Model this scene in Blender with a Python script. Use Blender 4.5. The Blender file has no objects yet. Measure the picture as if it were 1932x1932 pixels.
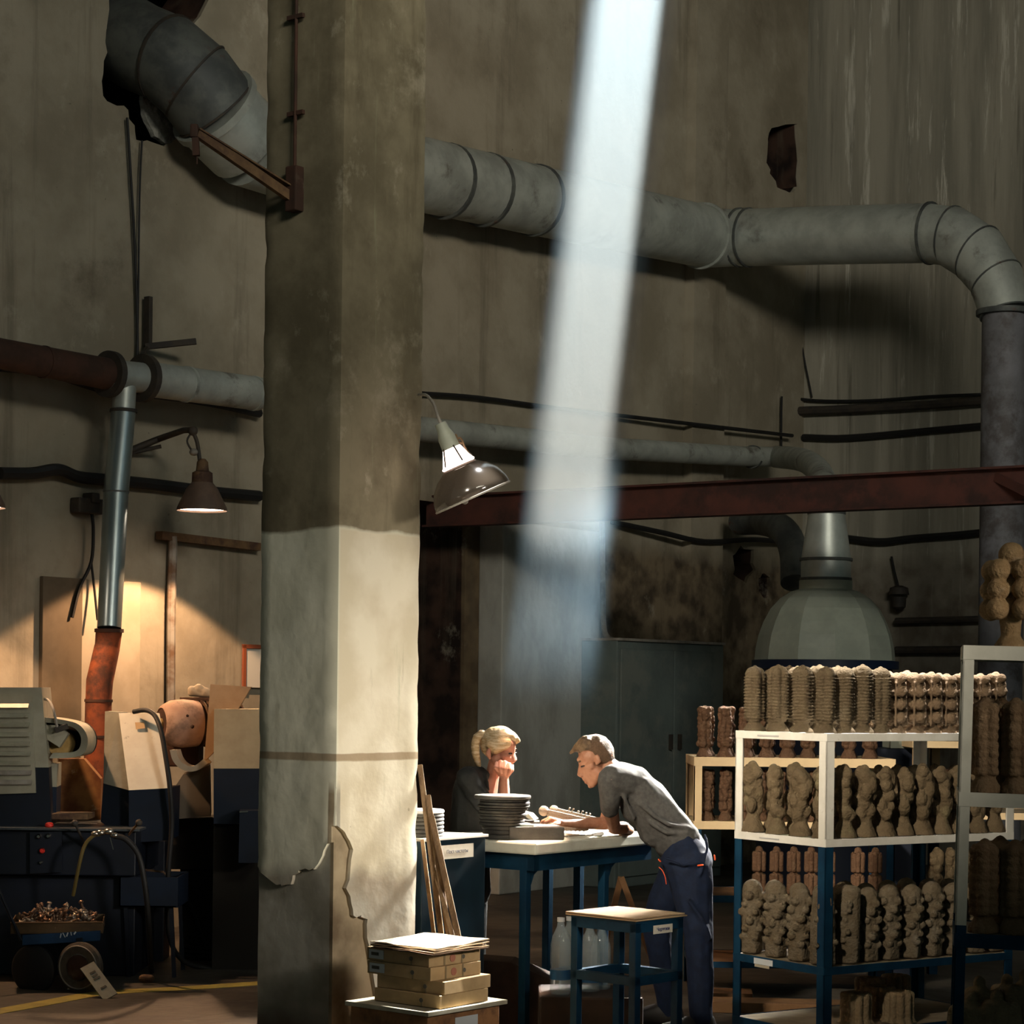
import bpy, bmesh, math, random
from mathutils import Vector, Matrix, noise
random.seed(7)
V3 = Vector
sc = bpy.context.scene
COL = sc.collection

# ---------------------------------------------------------------- camera
FPX, CX, HY, CAMZ, SN = 4000.0, 966.0, 1300.0, 1.5, 0.012
CS = math.sqrt(1 - SN * SN)
RT, UP, FW = V3((CS, 0, SN)), V3((-SN, 0, CS)), V3((0, 1, 0))
CAM = V3((0, 0, CAMZ))
cd = bpy.data.cameras.new('camera'); cam = bpy.data.objects.new('camera', cd); COL.objects.link(cam)
cd.sensor_fit = 'HORIZONTAL'; cd.sensor_width = 36.0; cd.lens = 36.0 * FPX / 1932.0
cd.shift_y = (HY - 966.0) / 1932.0
cd.clip_start = 0.1; cd.clip_end = 200
cam.matrix_world = Matrix(((RT.x, UP.x, 0, 0), (RT.y, UP.y, -1, 0), (RT.z, UP.z, 0, CAMZ), (0, 0, 0, 1)))
sc.camera = cam

# ---------------------------------------------------------------- look, world, sun, big lights
sc.view_settings.view_transform = 'Standard'; sc.view_settings.look = 'None'
sc.view_settings.exposure = 0.0; sc.view_settings.gamma = 1.0; sc.view_settings.use_curve_mapping = False
cy = sc.cycles
cy.use_denoising = True
cy.max_bounces = 5; cy.diffuse_bounces = 3; cy.glossy_bounces = 2; cy.transmission_bounces = 4; cy.transparent_max_bounces = 6
cy.volume_bounces = 0
cy.volume_step_rate = 1.0; cy.volume_max_steps = 64
cy.use_adaptive_sampling = True; cy.adaptive_threshold = 0.02
cy.sample_clamp_indirect = 4.0
cy.caustics_reflective = False; cy.caustics_refractive = False

w = bpy.data.worlds.new('world'); sc.world = w; w.use_nodes = True
w.node_tree.nodes['Background'].inputs[0].default_value = (0.55, 0.76, 0.70, 1)
w.node_tree.nodes['Background'].inputs[1].default_value = 0.10

SUNDIR = V3((-0.108, -0.10, -1)).normalized()
sd = bpy.data.lights.new('sun', 'SUN'); sd.energy = 46.0; sd.angle = math.radians(0.7); sd.color = (1.0, 0.985, 0.96)
so = bpy.data.objects.new('sun', sd); COL.objects.link(so)
so.rotation_euler = SUNDIR.to_track_quat('-Z', 'Y').to_euler(); so.location = (0, 9, 12)

def area_light(name, loc, target, sx, sy, power, color, spread=180):
    d = bpy.data.lights.new(name, 'AREA'); d.shape = 'RECTANGLE'; d.size = sx; d.size_y = sy
    d.energy = power; d.color = color; d.spread = math.radians(spread)
    o = bpy.data.objects.new(name, d); COL.objects.link(o); o.location = loc
    o.rotation_euler = (V3(target) - V3(loc)).to_track_quat('-Z', 'Y').to_euler()
    return o
# added area light, unseen, high behind the camera: brightens the far walls
area_light('wall_fill_light', (3.2, 1.0, 5.8), (0.0, 15, 6.6), 4.0, 1.2, 150, (1.0, 0.94, 0.80), 74)
# added narrow area light from the right, source unseen: brightens the pillar
area_light('pillar_fill_light', (3.6, 3.6, 2.6), (-0.5, 8.1, 1.25), 0.9, 0.8, 8.8, (1.0, 0.89, 0.77), 24)
# added narrow area light behind the camera, unseen: brightens the shelving
area_light('rack_fill_light', (-2.3, 1.6, 4.9), (1.18, 9.1, 1.2), 0.4, 0.4, 11.5, (1.0, 0.89, 0.72), 17)
# added area light, unseen, behind the workers: rim on hair and backs
area_light('rim_fill_light', (3.0, 12.6, 4.1), (0.38, 9.4, 1.15), 0.6, 0.6, 120, (1.0, 0.96, 0.88), 22)

# ---------------------------------------------------------------- placing helpers
U = V3((0.602, 0.7985, 0)).normalized()     # along the near-left wall, away
VV = V3((-0.7985, 0.602, 0)).normalized()   # along the far-right wall, away to the left
def ray(px, py): return FW + RT * ((px - CX) / FPX) + UP * ((HY - py) / FPX)
def P(px, py, Y): return CAM + ray(px, py) * Y
CORNER = V3((2.64, 19.4, 0))
NL = V3((0.7985, -0.602, 0)).normalized()
NR = V3((-0.602, -0.7985, 0)).normalized()
def onplane(px, py, p0, n):
    d = ray(px, py); return CAM + d * ((p0 - CAM).dot(n) / d.dot(n))
def WL(px, py, off=0.0): return onplane(px, py, CORNER + NL * off, NL)
def WR(px, py, off=0.0): return onplane(px, py, CORNER + NR * off, NR)
def onz(px, py, z):
    d = ray(px, py); return CAM + d * ((z - CAMZ) / d.z)

# ---------------------------------------------------------------- materials
def _n(nt, t, **kw):
    n = nt.nodes.new(t)
    for k, v in kw.items(): setattr(n, k, v)
    return n
def mat(name, c1, c2=None, c3=None, rough=0.7, metal=0.0, scale=4.0, stretch=(1, 1, 1), detail=6, lo=0.35, hi=0.65,
        scale2=0.7, lo2=0.45, hi2=0.62, bump=0.0, bscale=40.0, dots=None, emis=None, alpha=None, trans=0.0, spec=0.3):
    m = bpy.data.materials.new(name); m.use_nodes = True; nt = m.node_tree; L = nt.links
    b = nt.nodes['Principled BSDF']
    b.inputs['Roughness'].default_value = rough; b.inputs['Metallic'].default_value = metal
    b.inputs['Specular IOR Level'].default_value = spec
    if trans: b.inputs['Transmission Weight'].default_value = trans
    if alpha is not None: b.inputs['Alpha'].default_value = alpha
    def rgba(c): return (c[0], c[1], c[2], 1)
    g = _n(nt, 'ShaderNodeNewGeometry'); mp = _n(nt, 'ShaderNodeMapping'); mp.inputs['Scale'].default_value = stretch
    L.new(g.outputs['Position'], mp.inputs[0])
    out = None
    if c2 is None:
        b.inputs['Base Color'].default_value = rgba(c1)
    else:
        nz = _n(nt, 'ShaderNodeTexNoise'); nz.inputs['Scale'].default_value = scale; nz.inputs['Detail'].default_value = detail
        nz.inputs['Roughness'].default_value = 0.62
        L.new(mp.outputs[0], nz.inputs[0])
        r = _n(nt, 'ShaderNodeMapRange'); r.interpolation_type = 'SMOOTHSTEP'
        r.inputs[1].default_value = lo; r.inputs[2].default_value = hi; L.new(nz.outputs[0], r.inputs[0])
        mx = _n(nt, 'ShaderNodeMix', data_type='RGBA'); mx.inputs[6].default_value = rgba(c1); mx.inputs[7].default_value = rgba(c2)
        L.new(r.outputs[0], mx.inputs[0]); out = mx.outputs[2]
        if c3 is not None:
            n2 = _n(nt, 'ShaderNodeTexNoise'); n2.inputs['Scale'].default_value = scale2; n2.inputs['Detail'].default_value = 8
            n2.inputs['Roughness'].default_value = 0.7; L.new(mp.outputs[0], n2.inputs[0])
            r2 = _n(nt, 'ShaderNodeMapRange'); r2.interpolation_type = 'SMOOTHSTEP'
            r2.inputs[1].default_value = lo2; r2.inputs[2].default_value = hi2; L.new(n2.outputs[0], r2.inputs[0])
            m2 = _n(nt, 'ShaderNodeMix', data_type='RGBA'); L.new(out, m2.inputs[6]); m2.inputs[7].default_value = rgba(c3)
            L.new(r2.outputs[0], m2.inputs[0]); out = m2.outputs[2]
        L.new(out, b.inputs['Base Color'])
    if bump:
        nb = _n(nt, 'ShaderNodeTexNoise'); nb.inputs['Scale'].default_value = bscale; nb.inputs['Detail'].default_value = 4
        L.new(g.outputs['Position'], nb.inputs[0])
        bp = _n(nt, 'ShaderNodeBump'); bp.inputs['Strength'].default_value = bump; bp.inputs['Distance'].default_value = 0.02
        L.new(nb.outputs[0], bp.inputs['Height']); L.new(bp.outputs[0], b.inputs['Normal'])
    if emis: b.inputs['Emission Color'].default_value = rgba(emis[0]); b.inputs['Emission Strength'].default_value = emis[1]
    return m
def add_zone(m, conds, color, amount=1.0, wob=0.05, wscale=3.0, c2=None):
    """mix a second paint where the position falls into a region: conds = [(axis vector, lo, hi)]"""
    nt = m.node_tree; L = nt.links; b = nt.nodes['Principled BSDF']; g = _n(nt, 'ShaderNodeNewGeometry')
    nz = _n(nt, 'ShaderNodeTexNoise'); nz.inputs['Scale'].default_value = wscale; nz.inputs['Detail'].default_value = 6
    L.new(g.outputs['Position'], nz.inputs[0])
    off = _n(nt, 'ShaderNodeMath', operation='MULTIPLY_ADD'); off.inputs[1].default_value = 2 * wob; off.inputs[2].default_value = -wob
    L.new(nz.outputs[0], off.inputs[0])
    fac = None
    for ax, lo, hi in conds:
        d = _n(nt, 'ShaderNodeVectorMath', operation='DOT_PRODUCT'); d.inputs[1].default_value = ax; L.new(g.outputs['Position'], d.inputs[0])
        s = _n(nt, 'ShaderNodeMath', operation='ADD'); L.new(d.outputs['Value'], s.inputs[0]); L.new(off.outputs[0], s.inputs[1])
        a = _n(nt, 'ShaderNodeMapRange'); a.inputs[1].default_value = lo; a.inputs[2].default_value = hi; L.new(s.outputs[0], a.inputs[0])
        o = a.outputs[0]
        if fac is None: fac = o
        else:
            mm = _n(nt, 'ShaderNodeMath', operation='MULTIPLY'); L.new(fac, mm.inputs[0]); L.new(o, mm.inputs[1]); fac = mm.outputs[0]
    am = _n(nt, 'ShaderNodeMath', operation='MULTIPLY'); L.new(fac, am.inputs[0]); am.inputs[1].default_value = amount
    mx = _n(nt, 'ShaderNodeMix', data_type='RGBA'); L.new(am.outputs[0], mx.inputs[0])
    src = b.inputs['Base Color']
    if src.is_linked: L.new(src.links[0].from_socket, mx.inputs[6])
    else: mx.inputs[6].default_value = src.default_value[:]
    mx.inputs[7].default_value = (*color, 1)
    if c2:
        n3 = _n(nt, 'ShaderNodeTexNoise'); n3.inputs['Scale'].default_value = 5; n3.inputs['Detail'].default_value = 8
        L.new(g.outputs['Position'], n3.inputs[0])
        r3 = _n(nt, 'ShaderNodeMapRange'); r3.inputs[1].default_value = .4; r3.inputs[2].default_value = .62; L.new(n3.outputs[0], r3.inputs[0])
        q = _n(nt, 'ShaderNodeMix', data_type='RGBA'); q.inputs[6].default_value = (*color, 1); q.inputs[7].default_value = (*c2, 1)
        L.new(r3.outputs[0], q.inputs[0]); L.new(q.outputs[2], mx.inputs[7])
    L.new(mx.outputs[2], src)

def add_spots(m, color, scale, stretch, lo, hi, amount, detail=8):
    nt = m.node_tree; L = nt.links; b = nt.nodes['Principled BSDF']; g = _n(nt, 'ShaderNodeNewGeometry'); mp = _n(nt, 'ShaderNodeMapping'); mp.inputs['Scale'].default_value = stretch
    mp.inputs['Location'].default_value = (scale, 3.7, scale * .5)
    L.new(g.outputs['Position'], mp.inputs[0]); nz = _n(nt, 'ShaderNodeTexNoise'); nz.inputs['Scale'].default_value = scale; nz.inputs['Detail'].default_value = detail; nz.inputs['Roughness'].default_value = .68
    L.new(mp.outputs[0], nz.inputs[0]); r = _n(nt, 'ShaderNodeMapRange'); r.inputs[1].default_value = lo; r.inputs[2].default_value = hi; r.inputs[4].default_value = amount; L.new(nz.outputs[0], r.inputs[0])
    mx = _n(nt, 'ShaderNodeMix', data_type='RGBA'); L.new(r.outputs[0], mx.inputs[0]); src = b.inputs['Base Color']
    if src.is_linked: L.new(src.links[0].from_socket, mx.inputs[6])
    else: mx.inputs[6].default_value = src.default_value[:]
    mx.inputs[7].default_value = (*color, 1); L.new(mx.outputs[2], src)

# ---------------------------------------------------------------- mesh helpers
def nb(): return bmesh.new()
def add_box(bm, o, ax, ay, az, sx, sy, sz, bevel=0.0):
    """box from corner o along unit axes"""
    o = V3(o); vs = []
    for k in (0, 1):
        for j in (0, 1):
            for i in (0, 1): vs.append(bm.verts.new(o + ax * (sx * i) + ay * (sy * j) + az * (sz * k)))
    fs = [bm.faces.new([vs[a] for a in q]) for q in ((0, 2, 3, 1), (4, 5, 7, 6), (0, 1, 5, 4), (2, 6, 7, 3), (0, 4, 6, 2), (1, 3, 7, 5))]
    if bevel:
        es = list({e for f in fs for e in f.edges})
        bmesh.ops.bevel(bm, geom=es, offset=bevel, segments=2, affect='EDGES', profile=0.6)
X1, Y1, Z1 = V3((1, 0, 0)), V3((0, 1, 0)), V3((0, 0, 1))
def cbox(bm, c, ax, ay, az, sx, sy, sz, bevel=0.0):
    add_box(bm, V3(c) - ax * sx / 2 - ay * sy / 2 - az * sz / 2, ax, ay, az, sx, sy, sz, bevel)
def bar(bm, a, b, wd, ht, up=Z1, bevel=0.0):
    a, b = V3(a), V3(b); d = b - a; ln = d.length; d.normalize()
    s = d.cross(up)
    if s.length < 1e-4: s = d.cross(X1)
    s.normalize(); t = s.cross(d).normalized()
    add_box(bm, a - s * wd / 2 - t * ht / 2, d, s, t, ln, wd, ht, bevel)
def tube(bm, pts, r, seg=16, caps=True):
    pts = [V3(p) for p in pts]; rs = r if isinstance(r, (list, tuple)) else [r] * len(pts)
    rings = []; n0 = None
    for i, p in enumerate(pts):
        if i == 0: t = pts[1] - p
        elif i == len(pts) - 1: t = p - pts[i - 1]
        else: t = (pts[i + 1] - p).normalized() + (p - pts[i - 1]).normalized()
        t.normalize()
        if n0 is None:
            n0 = t.cross(Z1)
            if n0.length < 0.1: n0 = t.cross(X1)
        n0 = (n0 - t * n0.dot(t)).normalized(); b0 = t.cross(n0)
        rings.append([bm.verts.new(p + (n0 * math.cos(2 * math.pi * k / seg) + b0 * math.sin(2 * math.pi * k / seg)) * rs[i]) for k in range(seg)])
    for a, b in zip(rings, rings[1:]):
        for k in range(seg): bm.faces.new((a[k], a[(k + 1) % seg], b[(k + 1) % seg], b[k]))
    if caps: bm.faces.new(rings[0][::-1]); bm.faces.new(rings[-1])
def smoothpath(pts, n=6):
    """Catmull-Rom through points (Vector)"""
    pts = [V3(p) for p in pts]; out = []
    q = [pts[0] * 2 - pts[1]] + pts + [pts[-1] * 2 - pts[-2]]
    for i in range(1, len(q) - 2):
        for k in range(n):
            t = k / n; a, b, c, d = q[i - 1], q[i], q[i + 1], q[i + 2]
            out.append(0.5 * ((2 * b) + (c - a) * t + (2 * a - 5 * b + 4 * c - d) * t * t + (3 * b - a - 3 * c + d) * t ** 3))
    out.append(pts[-1]); return out
def lathe(bm, prof, c=(0, 0, 0), seg=24, ax=Z1, fn=None, caps=True):
    """prof [(r,h)], fn(theta,h)->multiplier"""
    c = V3(c); a = ax.cross(X1)
    if a.length < 0.2: a = ax.cross(Y1)
    a.normalize(); b = ax.cross(a)
    rings = []
    for r, h in prof:
        rg = []
        for k in range(seg):
            th = 2 * math.pi * k / seg; m = fn(th, h) if fn else 1
            rg.append(bm.verts.new(c + ax * h + (a * math.cos(th) + b * math.sin(th)) * max(r * m, 1e-4)))
        rings.append(rg)
    for p, q in zip(rings, rings[1:]):
        for k in range(seg): bm.faces.new((p[k], p[(k + 1) % seg], q[(k + 1) % seg], q[k]))
    if caps: bm.faces.new(rings[0][::-1]); bm.faces.new(rings[-1])
def ball(bm, c, r, sub=2, scale=(1, 1, 1)):
    M = Matrix.Translation(V3(c)) @ Matrix.Diagonal((r * scale[0], r * scale[1], r * scale[2], 1))
    bmesh.ops.create_icosphere(bm, subdivisions=sub, radius=1.0, matrix=M)
def prism(bm, pts, d):
    """polygon pts extruded by vector d"""
    a = [bm.verts.new(V3(p)) for p in pts]; b = [bm.verts.new(V3(p) + d) for p in pts]
    bm.faces.new(a[::-1]); bm.faces.new(b)
    n = len(pts)
    for i in range(n): bm.faces.new((a[i], a[(i + 1) % n], b[(i + 1) % n], b[i]))
def hull(bm, sph, sub=2):
    t = bmesh.new()
    for s in sph:
        c, r = s[0], s[1]; bmesh.ops.create_icosphere(t, subdivisions=sub, radius=r, matrix=Matrix.Translation(V3(c)))
    res = bmesh.ops.convex_hull(t, input=t.verts)
    bmesh.ops.delete(t, geom=list({v for v in res['geom_interior'] if isinstance(v, bmesh.types.BMVert)}), context='VERTS')
    me = bpy.data.meshes.new('t'); t.to_mesh(me); t.free(); bm.from_mesh(me); bpy.data.meshes.remove(me)

def obj(name, bm, m, parent=None, smooth=False, label=None, world=True, origin=True):
    bmesh.ops.recalc_face_normals(bm, faces=bm.faces)
    me = bpy.data.meshes.new(name); bm.to_mesh(me); bm.free()
    if m: me.materials.append(m)
    return obj_me(name, me, parent, smooth, label, origin)
def obj_me(name, me, parent=None, smooth=False, label=None, origin=True):
    if smooth:
        me.polygons.foreach_set('use_smooth', [True] * len(me.polygons))
        if smooth != 'all':
            try: me.set_sharp_from_angle(angle=math.radians(42))
            except Exception: pass
    o = bpy.data.objects.new(name, me); COL.objects.link(o)
    if parent is not None:
        o.parent = parent; pm = Matrix.Translation(parent.location)
        q = parent.parent
        while q is not None: pm = Matrix.Translation(q.location) @ pm if False else pm; q = q.parent
        o.matrix_parent_inverse = wm(parent).inverted()
    elif origin and len(me.vertices):
        xs = [v.co for v in me.vertices]
        lo = V3((min(v.x for v in xs), min(v.y for v in xs), min(v.z for v in xs))); hi = V3((max(v.x for v in xs), max(v.y for v in xs), max(v.z for v in xs)))
        c = V3(((lo.x + hi.x) / 2, (lo.y + hi.y) / 2, lo.z)); me.transform(Matrix.Translation(-c)); o.location = c
    if label: o['label'] = label
    return o
def wm(o):
    m = Matrix.LocRotScale(o.location, o.rotation_euler, o.scale)
    if o.parent is not None: m = wm(o.parent) @ o.matrix_parent_inverse @ m
    return m
def tag(o, label, cat, group=None, kind=None):
    o['label'] = label; o['category'] = cat
    if group: o['group'] = group
    if kind: o['kind'] = kind
    return o
def thing(name, loc, label, cat, group=None):
    o = bpy.data.objects.new(name, None); COL.objects.link(o); o.location = loc; o.empty_display_size = 0.1
    return tag(o, label, cat, group)
def struct(name, bm, m, smooth=False, parent=None):
    o = obj(name, bm, m, parent, smooth)
    if parent is None: o['kind'] = 'structure'
    return o
def applied(o, mods):
    """apply modifiers and return the finished mesh object (same name)"""
    for t, kw in mods:
        md = o.modifiers.new(t, t)
        for k, v in kw.items(): setattr(md, k, v)
    dg = bpy.context.evaluated_depsgraph_get(); dg.update()
    me = bpy.data.meshes.new_from_object(o.evaluated_get(dg)); o.modifiers.clear()
    old = o.data; me.name = old.name
    mats = list(old.materials); o.data = me; bpy.data.meshes.remove(old)
    if not me.materials:
        for q in mats: me.materials.append(q)
    return o
def blob(name, bm, m, voxel, parent=None, it=4, fac=0.5, label=None, origin=True, disp=None):
    o = obj(name, bm, m, parent, label=label, origin=origin)
    applied(o, [('REMESH', dict(mode='VOXEL', voxel_size=voxel)), ('SMOOTH', dict(factor=fac, iterations=it))])
    if disp:
        amp, sc_ = disp; me = o.data; me.update(); nrm = [v.normal.copy() for v in me.vertices]
        for v, n_ in zip(me.vertices, nrm): v.co += n_ * (amp * noise.noise(v.co * sc_))
    o.data.polygons.foreach_set('use_smooth', [True] * len(o.data.polygons))
    return o
def text(body, size, c, ax, up, m, parent, name='lettering', extrude=0.0006):
    cu = bpy.data.curves.new(name, 'FONT'); cu.body = body; cu.size = size; cu.align_x = 'CENTER'; cu.align_y = 'CENTER'; cu.extrude = extrude
    cu.materials.append(m); t = bpy.data.objects.new(name, cu); COL.objects.link(t)
    n = ax.cross(up)
    M = Matrix((( ax.x, up.x, n.x, c.x), (ax.y, up.y, n.y, c.y), (ax.z, up.z, n.z, c.z), (0, 0, 0, 1)))
    dg = bpy.context.evaluated_depsgraph_get(); dg.update(); me = bpy.data.meshes.new_from_object(t.evaluated_get(dg))
    bpy.data.objects.remove(t); bpy.data.curves.remove(cu); me.name = name; me.transform(M)
    if not me.materials: me.materials.append(m)
    return obj_me(name, me, parent)
def ordinal(n):
    return ['first', 'second', 'third', 'fourth', 'fifth', 'sixth', 'seventh', 'eighth', 'ninth', 'tenth', 'eleventh', 'twelfth', 'thirteenth', 'fourteenth'][n]
# ================================================================ materials
WALLP = dict(rough=0.9, bump=0.35, bscale=9, spec=0.1)
m_wall = mat('old_plaster', (.33, .295, .225), (.235, .205, .15), (.15, .125, .09), scale=1.6, scale2=1.3, lo2=.54, hi2=.80, **WALLP)
# lower band of the left wall around the doorway and behind the work area is bare dirty rust-brown
m_wall2 = mat('streaked_concrete', (.34, .32, .26), (.22, .21, .17), (.50, .48, .41), scale=1.1, stretch=(4, 4, .3), scale2=1.9, lo2=.57, hi2=.66, **WALLP)
add_zone(m_wall2, [(-Z1, -2.75, -2.6)], (.20, .18, .145), .75, c2=(.09, .07, .05))
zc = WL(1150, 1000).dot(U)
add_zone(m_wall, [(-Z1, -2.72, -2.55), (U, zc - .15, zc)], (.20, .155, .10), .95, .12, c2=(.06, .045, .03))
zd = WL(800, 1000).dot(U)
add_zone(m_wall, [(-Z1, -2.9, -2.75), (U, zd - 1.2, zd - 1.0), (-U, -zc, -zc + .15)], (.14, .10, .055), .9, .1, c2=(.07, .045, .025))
add_zone(m_wall, [(-NL, -CORNER.dot(NL) + .025, -CORNER.dot(NL) + .035)], (.06, .035, .025), 1.0, .001, 3, c2=(.02, .014, .012))  # hole insides: bare brick, with their shade darkened into the colour
add_spots(m_wall, (.10, .085, .06), 1.3, (3.2, 3.2, .22), .56, .68, .45)
add_spots(m_wall, (.46, .42, .33), 3.1, (1, 1, .8), .60, .70, .40)
add_spots(m_wall, (.05, .04, .03), 16, (1, 1, 1), .68, .72, .6)
add_spots(m_wall2, (.07, .065, .05), 2.2, (5, 5, .2), .58, .68, .6)
m_floor = mat('oily_concrete_floor', (.075, .066, .052), (.042, .036, .026), (.02, .016, .012), rough=.55, scale=3.0, scale2=1.2, bump=.2, bscale=14, spec=.35)
m_dark = mat('near_black', (.02, .018, .015), rough=.95)  # plain near-black; on the hole backing it stands for shade
m_roof = mat('roof_sheet', (.12, .12, .12), rough=.9)

# ================================================================ floor, walls, roof
bm = nb(); add_box(bm, (-14, -3, -.2), X1, Y1, Z1, 28, 30, .2); add_spots(m_floor, (.16, .15, .125), 5, (1, 2.5, 1), .58, .70, .5); struct('floor', bm, m_floor)

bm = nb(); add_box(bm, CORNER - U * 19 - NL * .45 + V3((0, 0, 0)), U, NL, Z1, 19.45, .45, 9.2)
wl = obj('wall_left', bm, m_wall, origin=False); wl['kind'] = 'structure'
def cutter(pts, depth_in, front=.3, n=NL):
    b_ = nb(); prism(b_, [p + n * front for p in pts], -n * (front + depth_in)); bmesh.ops.recalc_face_normals(b_, faces=b_.faces)
    me = bpy.data.meshes.new('cut'); b_.to_mesh(me); b_.free(); o = bpy.data.objects.new('cut', me); COL.objects.link(o); return o
def cut(o, cs):
    mods = []
    for c in cs: mods.append(('BOOLEAN', dict(operation='DIFFERENCE', object=c, solver='EXACT')))
    applied(o, mods)
    for c in cs:
        me = c.data; bpy.data.objects.remove(c); bpy.data.meshes.remove(me)
def jag(pts, amp, sub=4, seed=3):
    rnd = random.Random(seed); out = []
    for i in range(len(pts)):
        a, b = pts[i], pts[(i + 1) % len(pts)]
        for k in range(sub):
            t = k / sub; out.append((a[0] + (b[0] - a[0]) * t + rnd.uniform(-amp, amp), a[1] + (b[1] - a[1]) * t + rnd.uniform(-amp, amp)))
    return out
h1 = jag([(212, -60), (430, -60), (360, 60), (345, 160), (330, 260), (300, 276), (262, 262), (240, 212), (196, 180), (200, 90)], 5, 4, 5)
h2 = jag([(1458, 238), (1500, 236), (1512, 300), (1510, 352), (1492, 362), (1466, 352), (1450, 320), (1446, 270)], 4, 3, 8)
h3 = jag([(1398, 1030), (1420, 1040), (1425, 1075), (1408, 1098), (1386, 1085), (1384, 1050)], 3, 3, 9)
h4 = jag([(1440, 1080), (1452, 1090), (1452, 1122), (1442, 1130), (1432, 1115), (1432, 1092)], 2, 3, 2)
door = [(660, 985), (878, 985), (878, 1760), (660, 1760)]
cs = [cutter([WL(*p) for p in h], d) for h, d in ((h1, .6), (h2, .6), (h3, .6), (h4, .6))]
dz = [WL(660, 1000), WL(878, 1000)]
cs.append(cutter([V3((dz[0].x, dz[0].y, -.1)), V3((dz[1].x, dz[1].y, -.1)), V3((dz[1].x, dz[1].y, 2.83)), V3((dz[0].x, dz[0].y, 2.83))], .8))
cut(wl, cs)
bm = nb(); add_box(bm, CORNER - U * 19 - NL * .85 + Z1 * 1.2, U, NL, Z1, 5.9, .05, 8); add_box(bm, CORNER - U * 13 - NL * .85 + Z1 * 2.9, U, NL, Z1, 13.4, .05, 6.2); struct('hole_shade_backing', bm, m_dark)  # added dark sheets that stand in for the shade behind the wall holes
bm = nb(); add_box(bm, CORNER, -VV, -NR, Z1, 9.0, .4, 9.2); struct('wall_right', bm, m_wall2)
# pilaster strips near the corner and the pale buttress below the girder
bm = nb(); a, b = WL(1292, 600), WL(1352, 600); add_box(bm, V3((a.x, a.y, 0)), U, NL, Z1, (b - a).dot(U), .09, 9.1)
struct('trim_1', bm, m_wall)
m_butt = mat('pale_grey_plaster', (.40, .405, .37), (.28, .28, .25), (.16, .15, .12), scale=3, stretch=(1, 1, .5), scale2=1.2, lo2=.58, hi2=.72, **WALLP)
bm = nb(); a, b = WL(946, 1300, .22), WL(1134, 1300, .22); ztop = WL(1040, 992, .22).z
add_box(bm, V3((a.x, a.y, 0)) - NL * .22, U, NL, Z1, (b - a).dot(U), .22, ztop, .01)
struct('trim_2', bm, m_butt)
# patch of bare mortar beside the upper hole
m_mort = mat('bare_mortar', (.36, .36, .32), (.20, .20, .18), (.08, .08, .07), scale=9, scale2=4, rough=.95, bump=.8, bscale=25)
bm = nb(); pp = jag([(278, 140), (318, 150), (345, 190), (338, 235), (312, 275), (285, 262), (262, 215), (262, 180)], 4, 3, 4)
prism(bm, [WL(p[0], p[1], -.02) for p in pp], NL * .035); struct('trim_3', bm, m_mort)
# roof with the openings that let the sun in
zr = 9.2
bm = nb(); add_box(bm, (-14, -3, zr), X1, Y1, Z1, 28, 30, .06)
rf = obj('ceiling', bm, m_roof, origin=False); rf['kind'] = 'structure'
def roofhole(c, d, sx, sy):
    """hole whose sunbeam passes through point c, long axis d"""
    k = (zr - c.z) / -SUNDIR.z; q = c - SUNDIR * k; d = V3((d[0], d[1], 0)).normalized(); s = V3((d.y, -d.x, 0))
    b_ = nb(); cbox(b_, V3((q.x, q.y, zr)), s, d, Z1, sx, sy, .4); bmesh.ops.recalc_face_normals(b_, faces=b_.faces)
    me = bpy.data.meshes.new('cut'); b_.to_mesh(me); b_.free(); o = bpy.data.objects.new('cut', me); COL.objects.link(o); return o
BEAM = P(1187, 0, 10.0)
holes = [roofhole(BEAM, (.054, 1), .31, 1.9),
         roofhole(V3((1.62, 8.77, 1.58)), (.83, .557), .36, 1.05),
         roofhole(V3((-.22, 7.5, .65)), (.1, 1), .26, .5),
         roofhole(V3((-.22, 8.66, 1.0)), (0, 1), .22, .3)]
cut(rf, holes)
# room behind the doorway
m_room = mat('back_room_wall', (.17, .16, .13), (.09, .08, .06), (.30, .28, .23), scale=2, stretch=(5, 5, .3), scale2=1.6, lo2=.55, hi2=.7, rough=.9)
p0 = P(560, 1300, 19.3); bm = nb(); add_box(bm, V3((p0.x, p0.y, 0)), X1, Y1, Z1, 3.6, .2, 4.5); struct('wall_back', bm, m_room)

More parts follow.
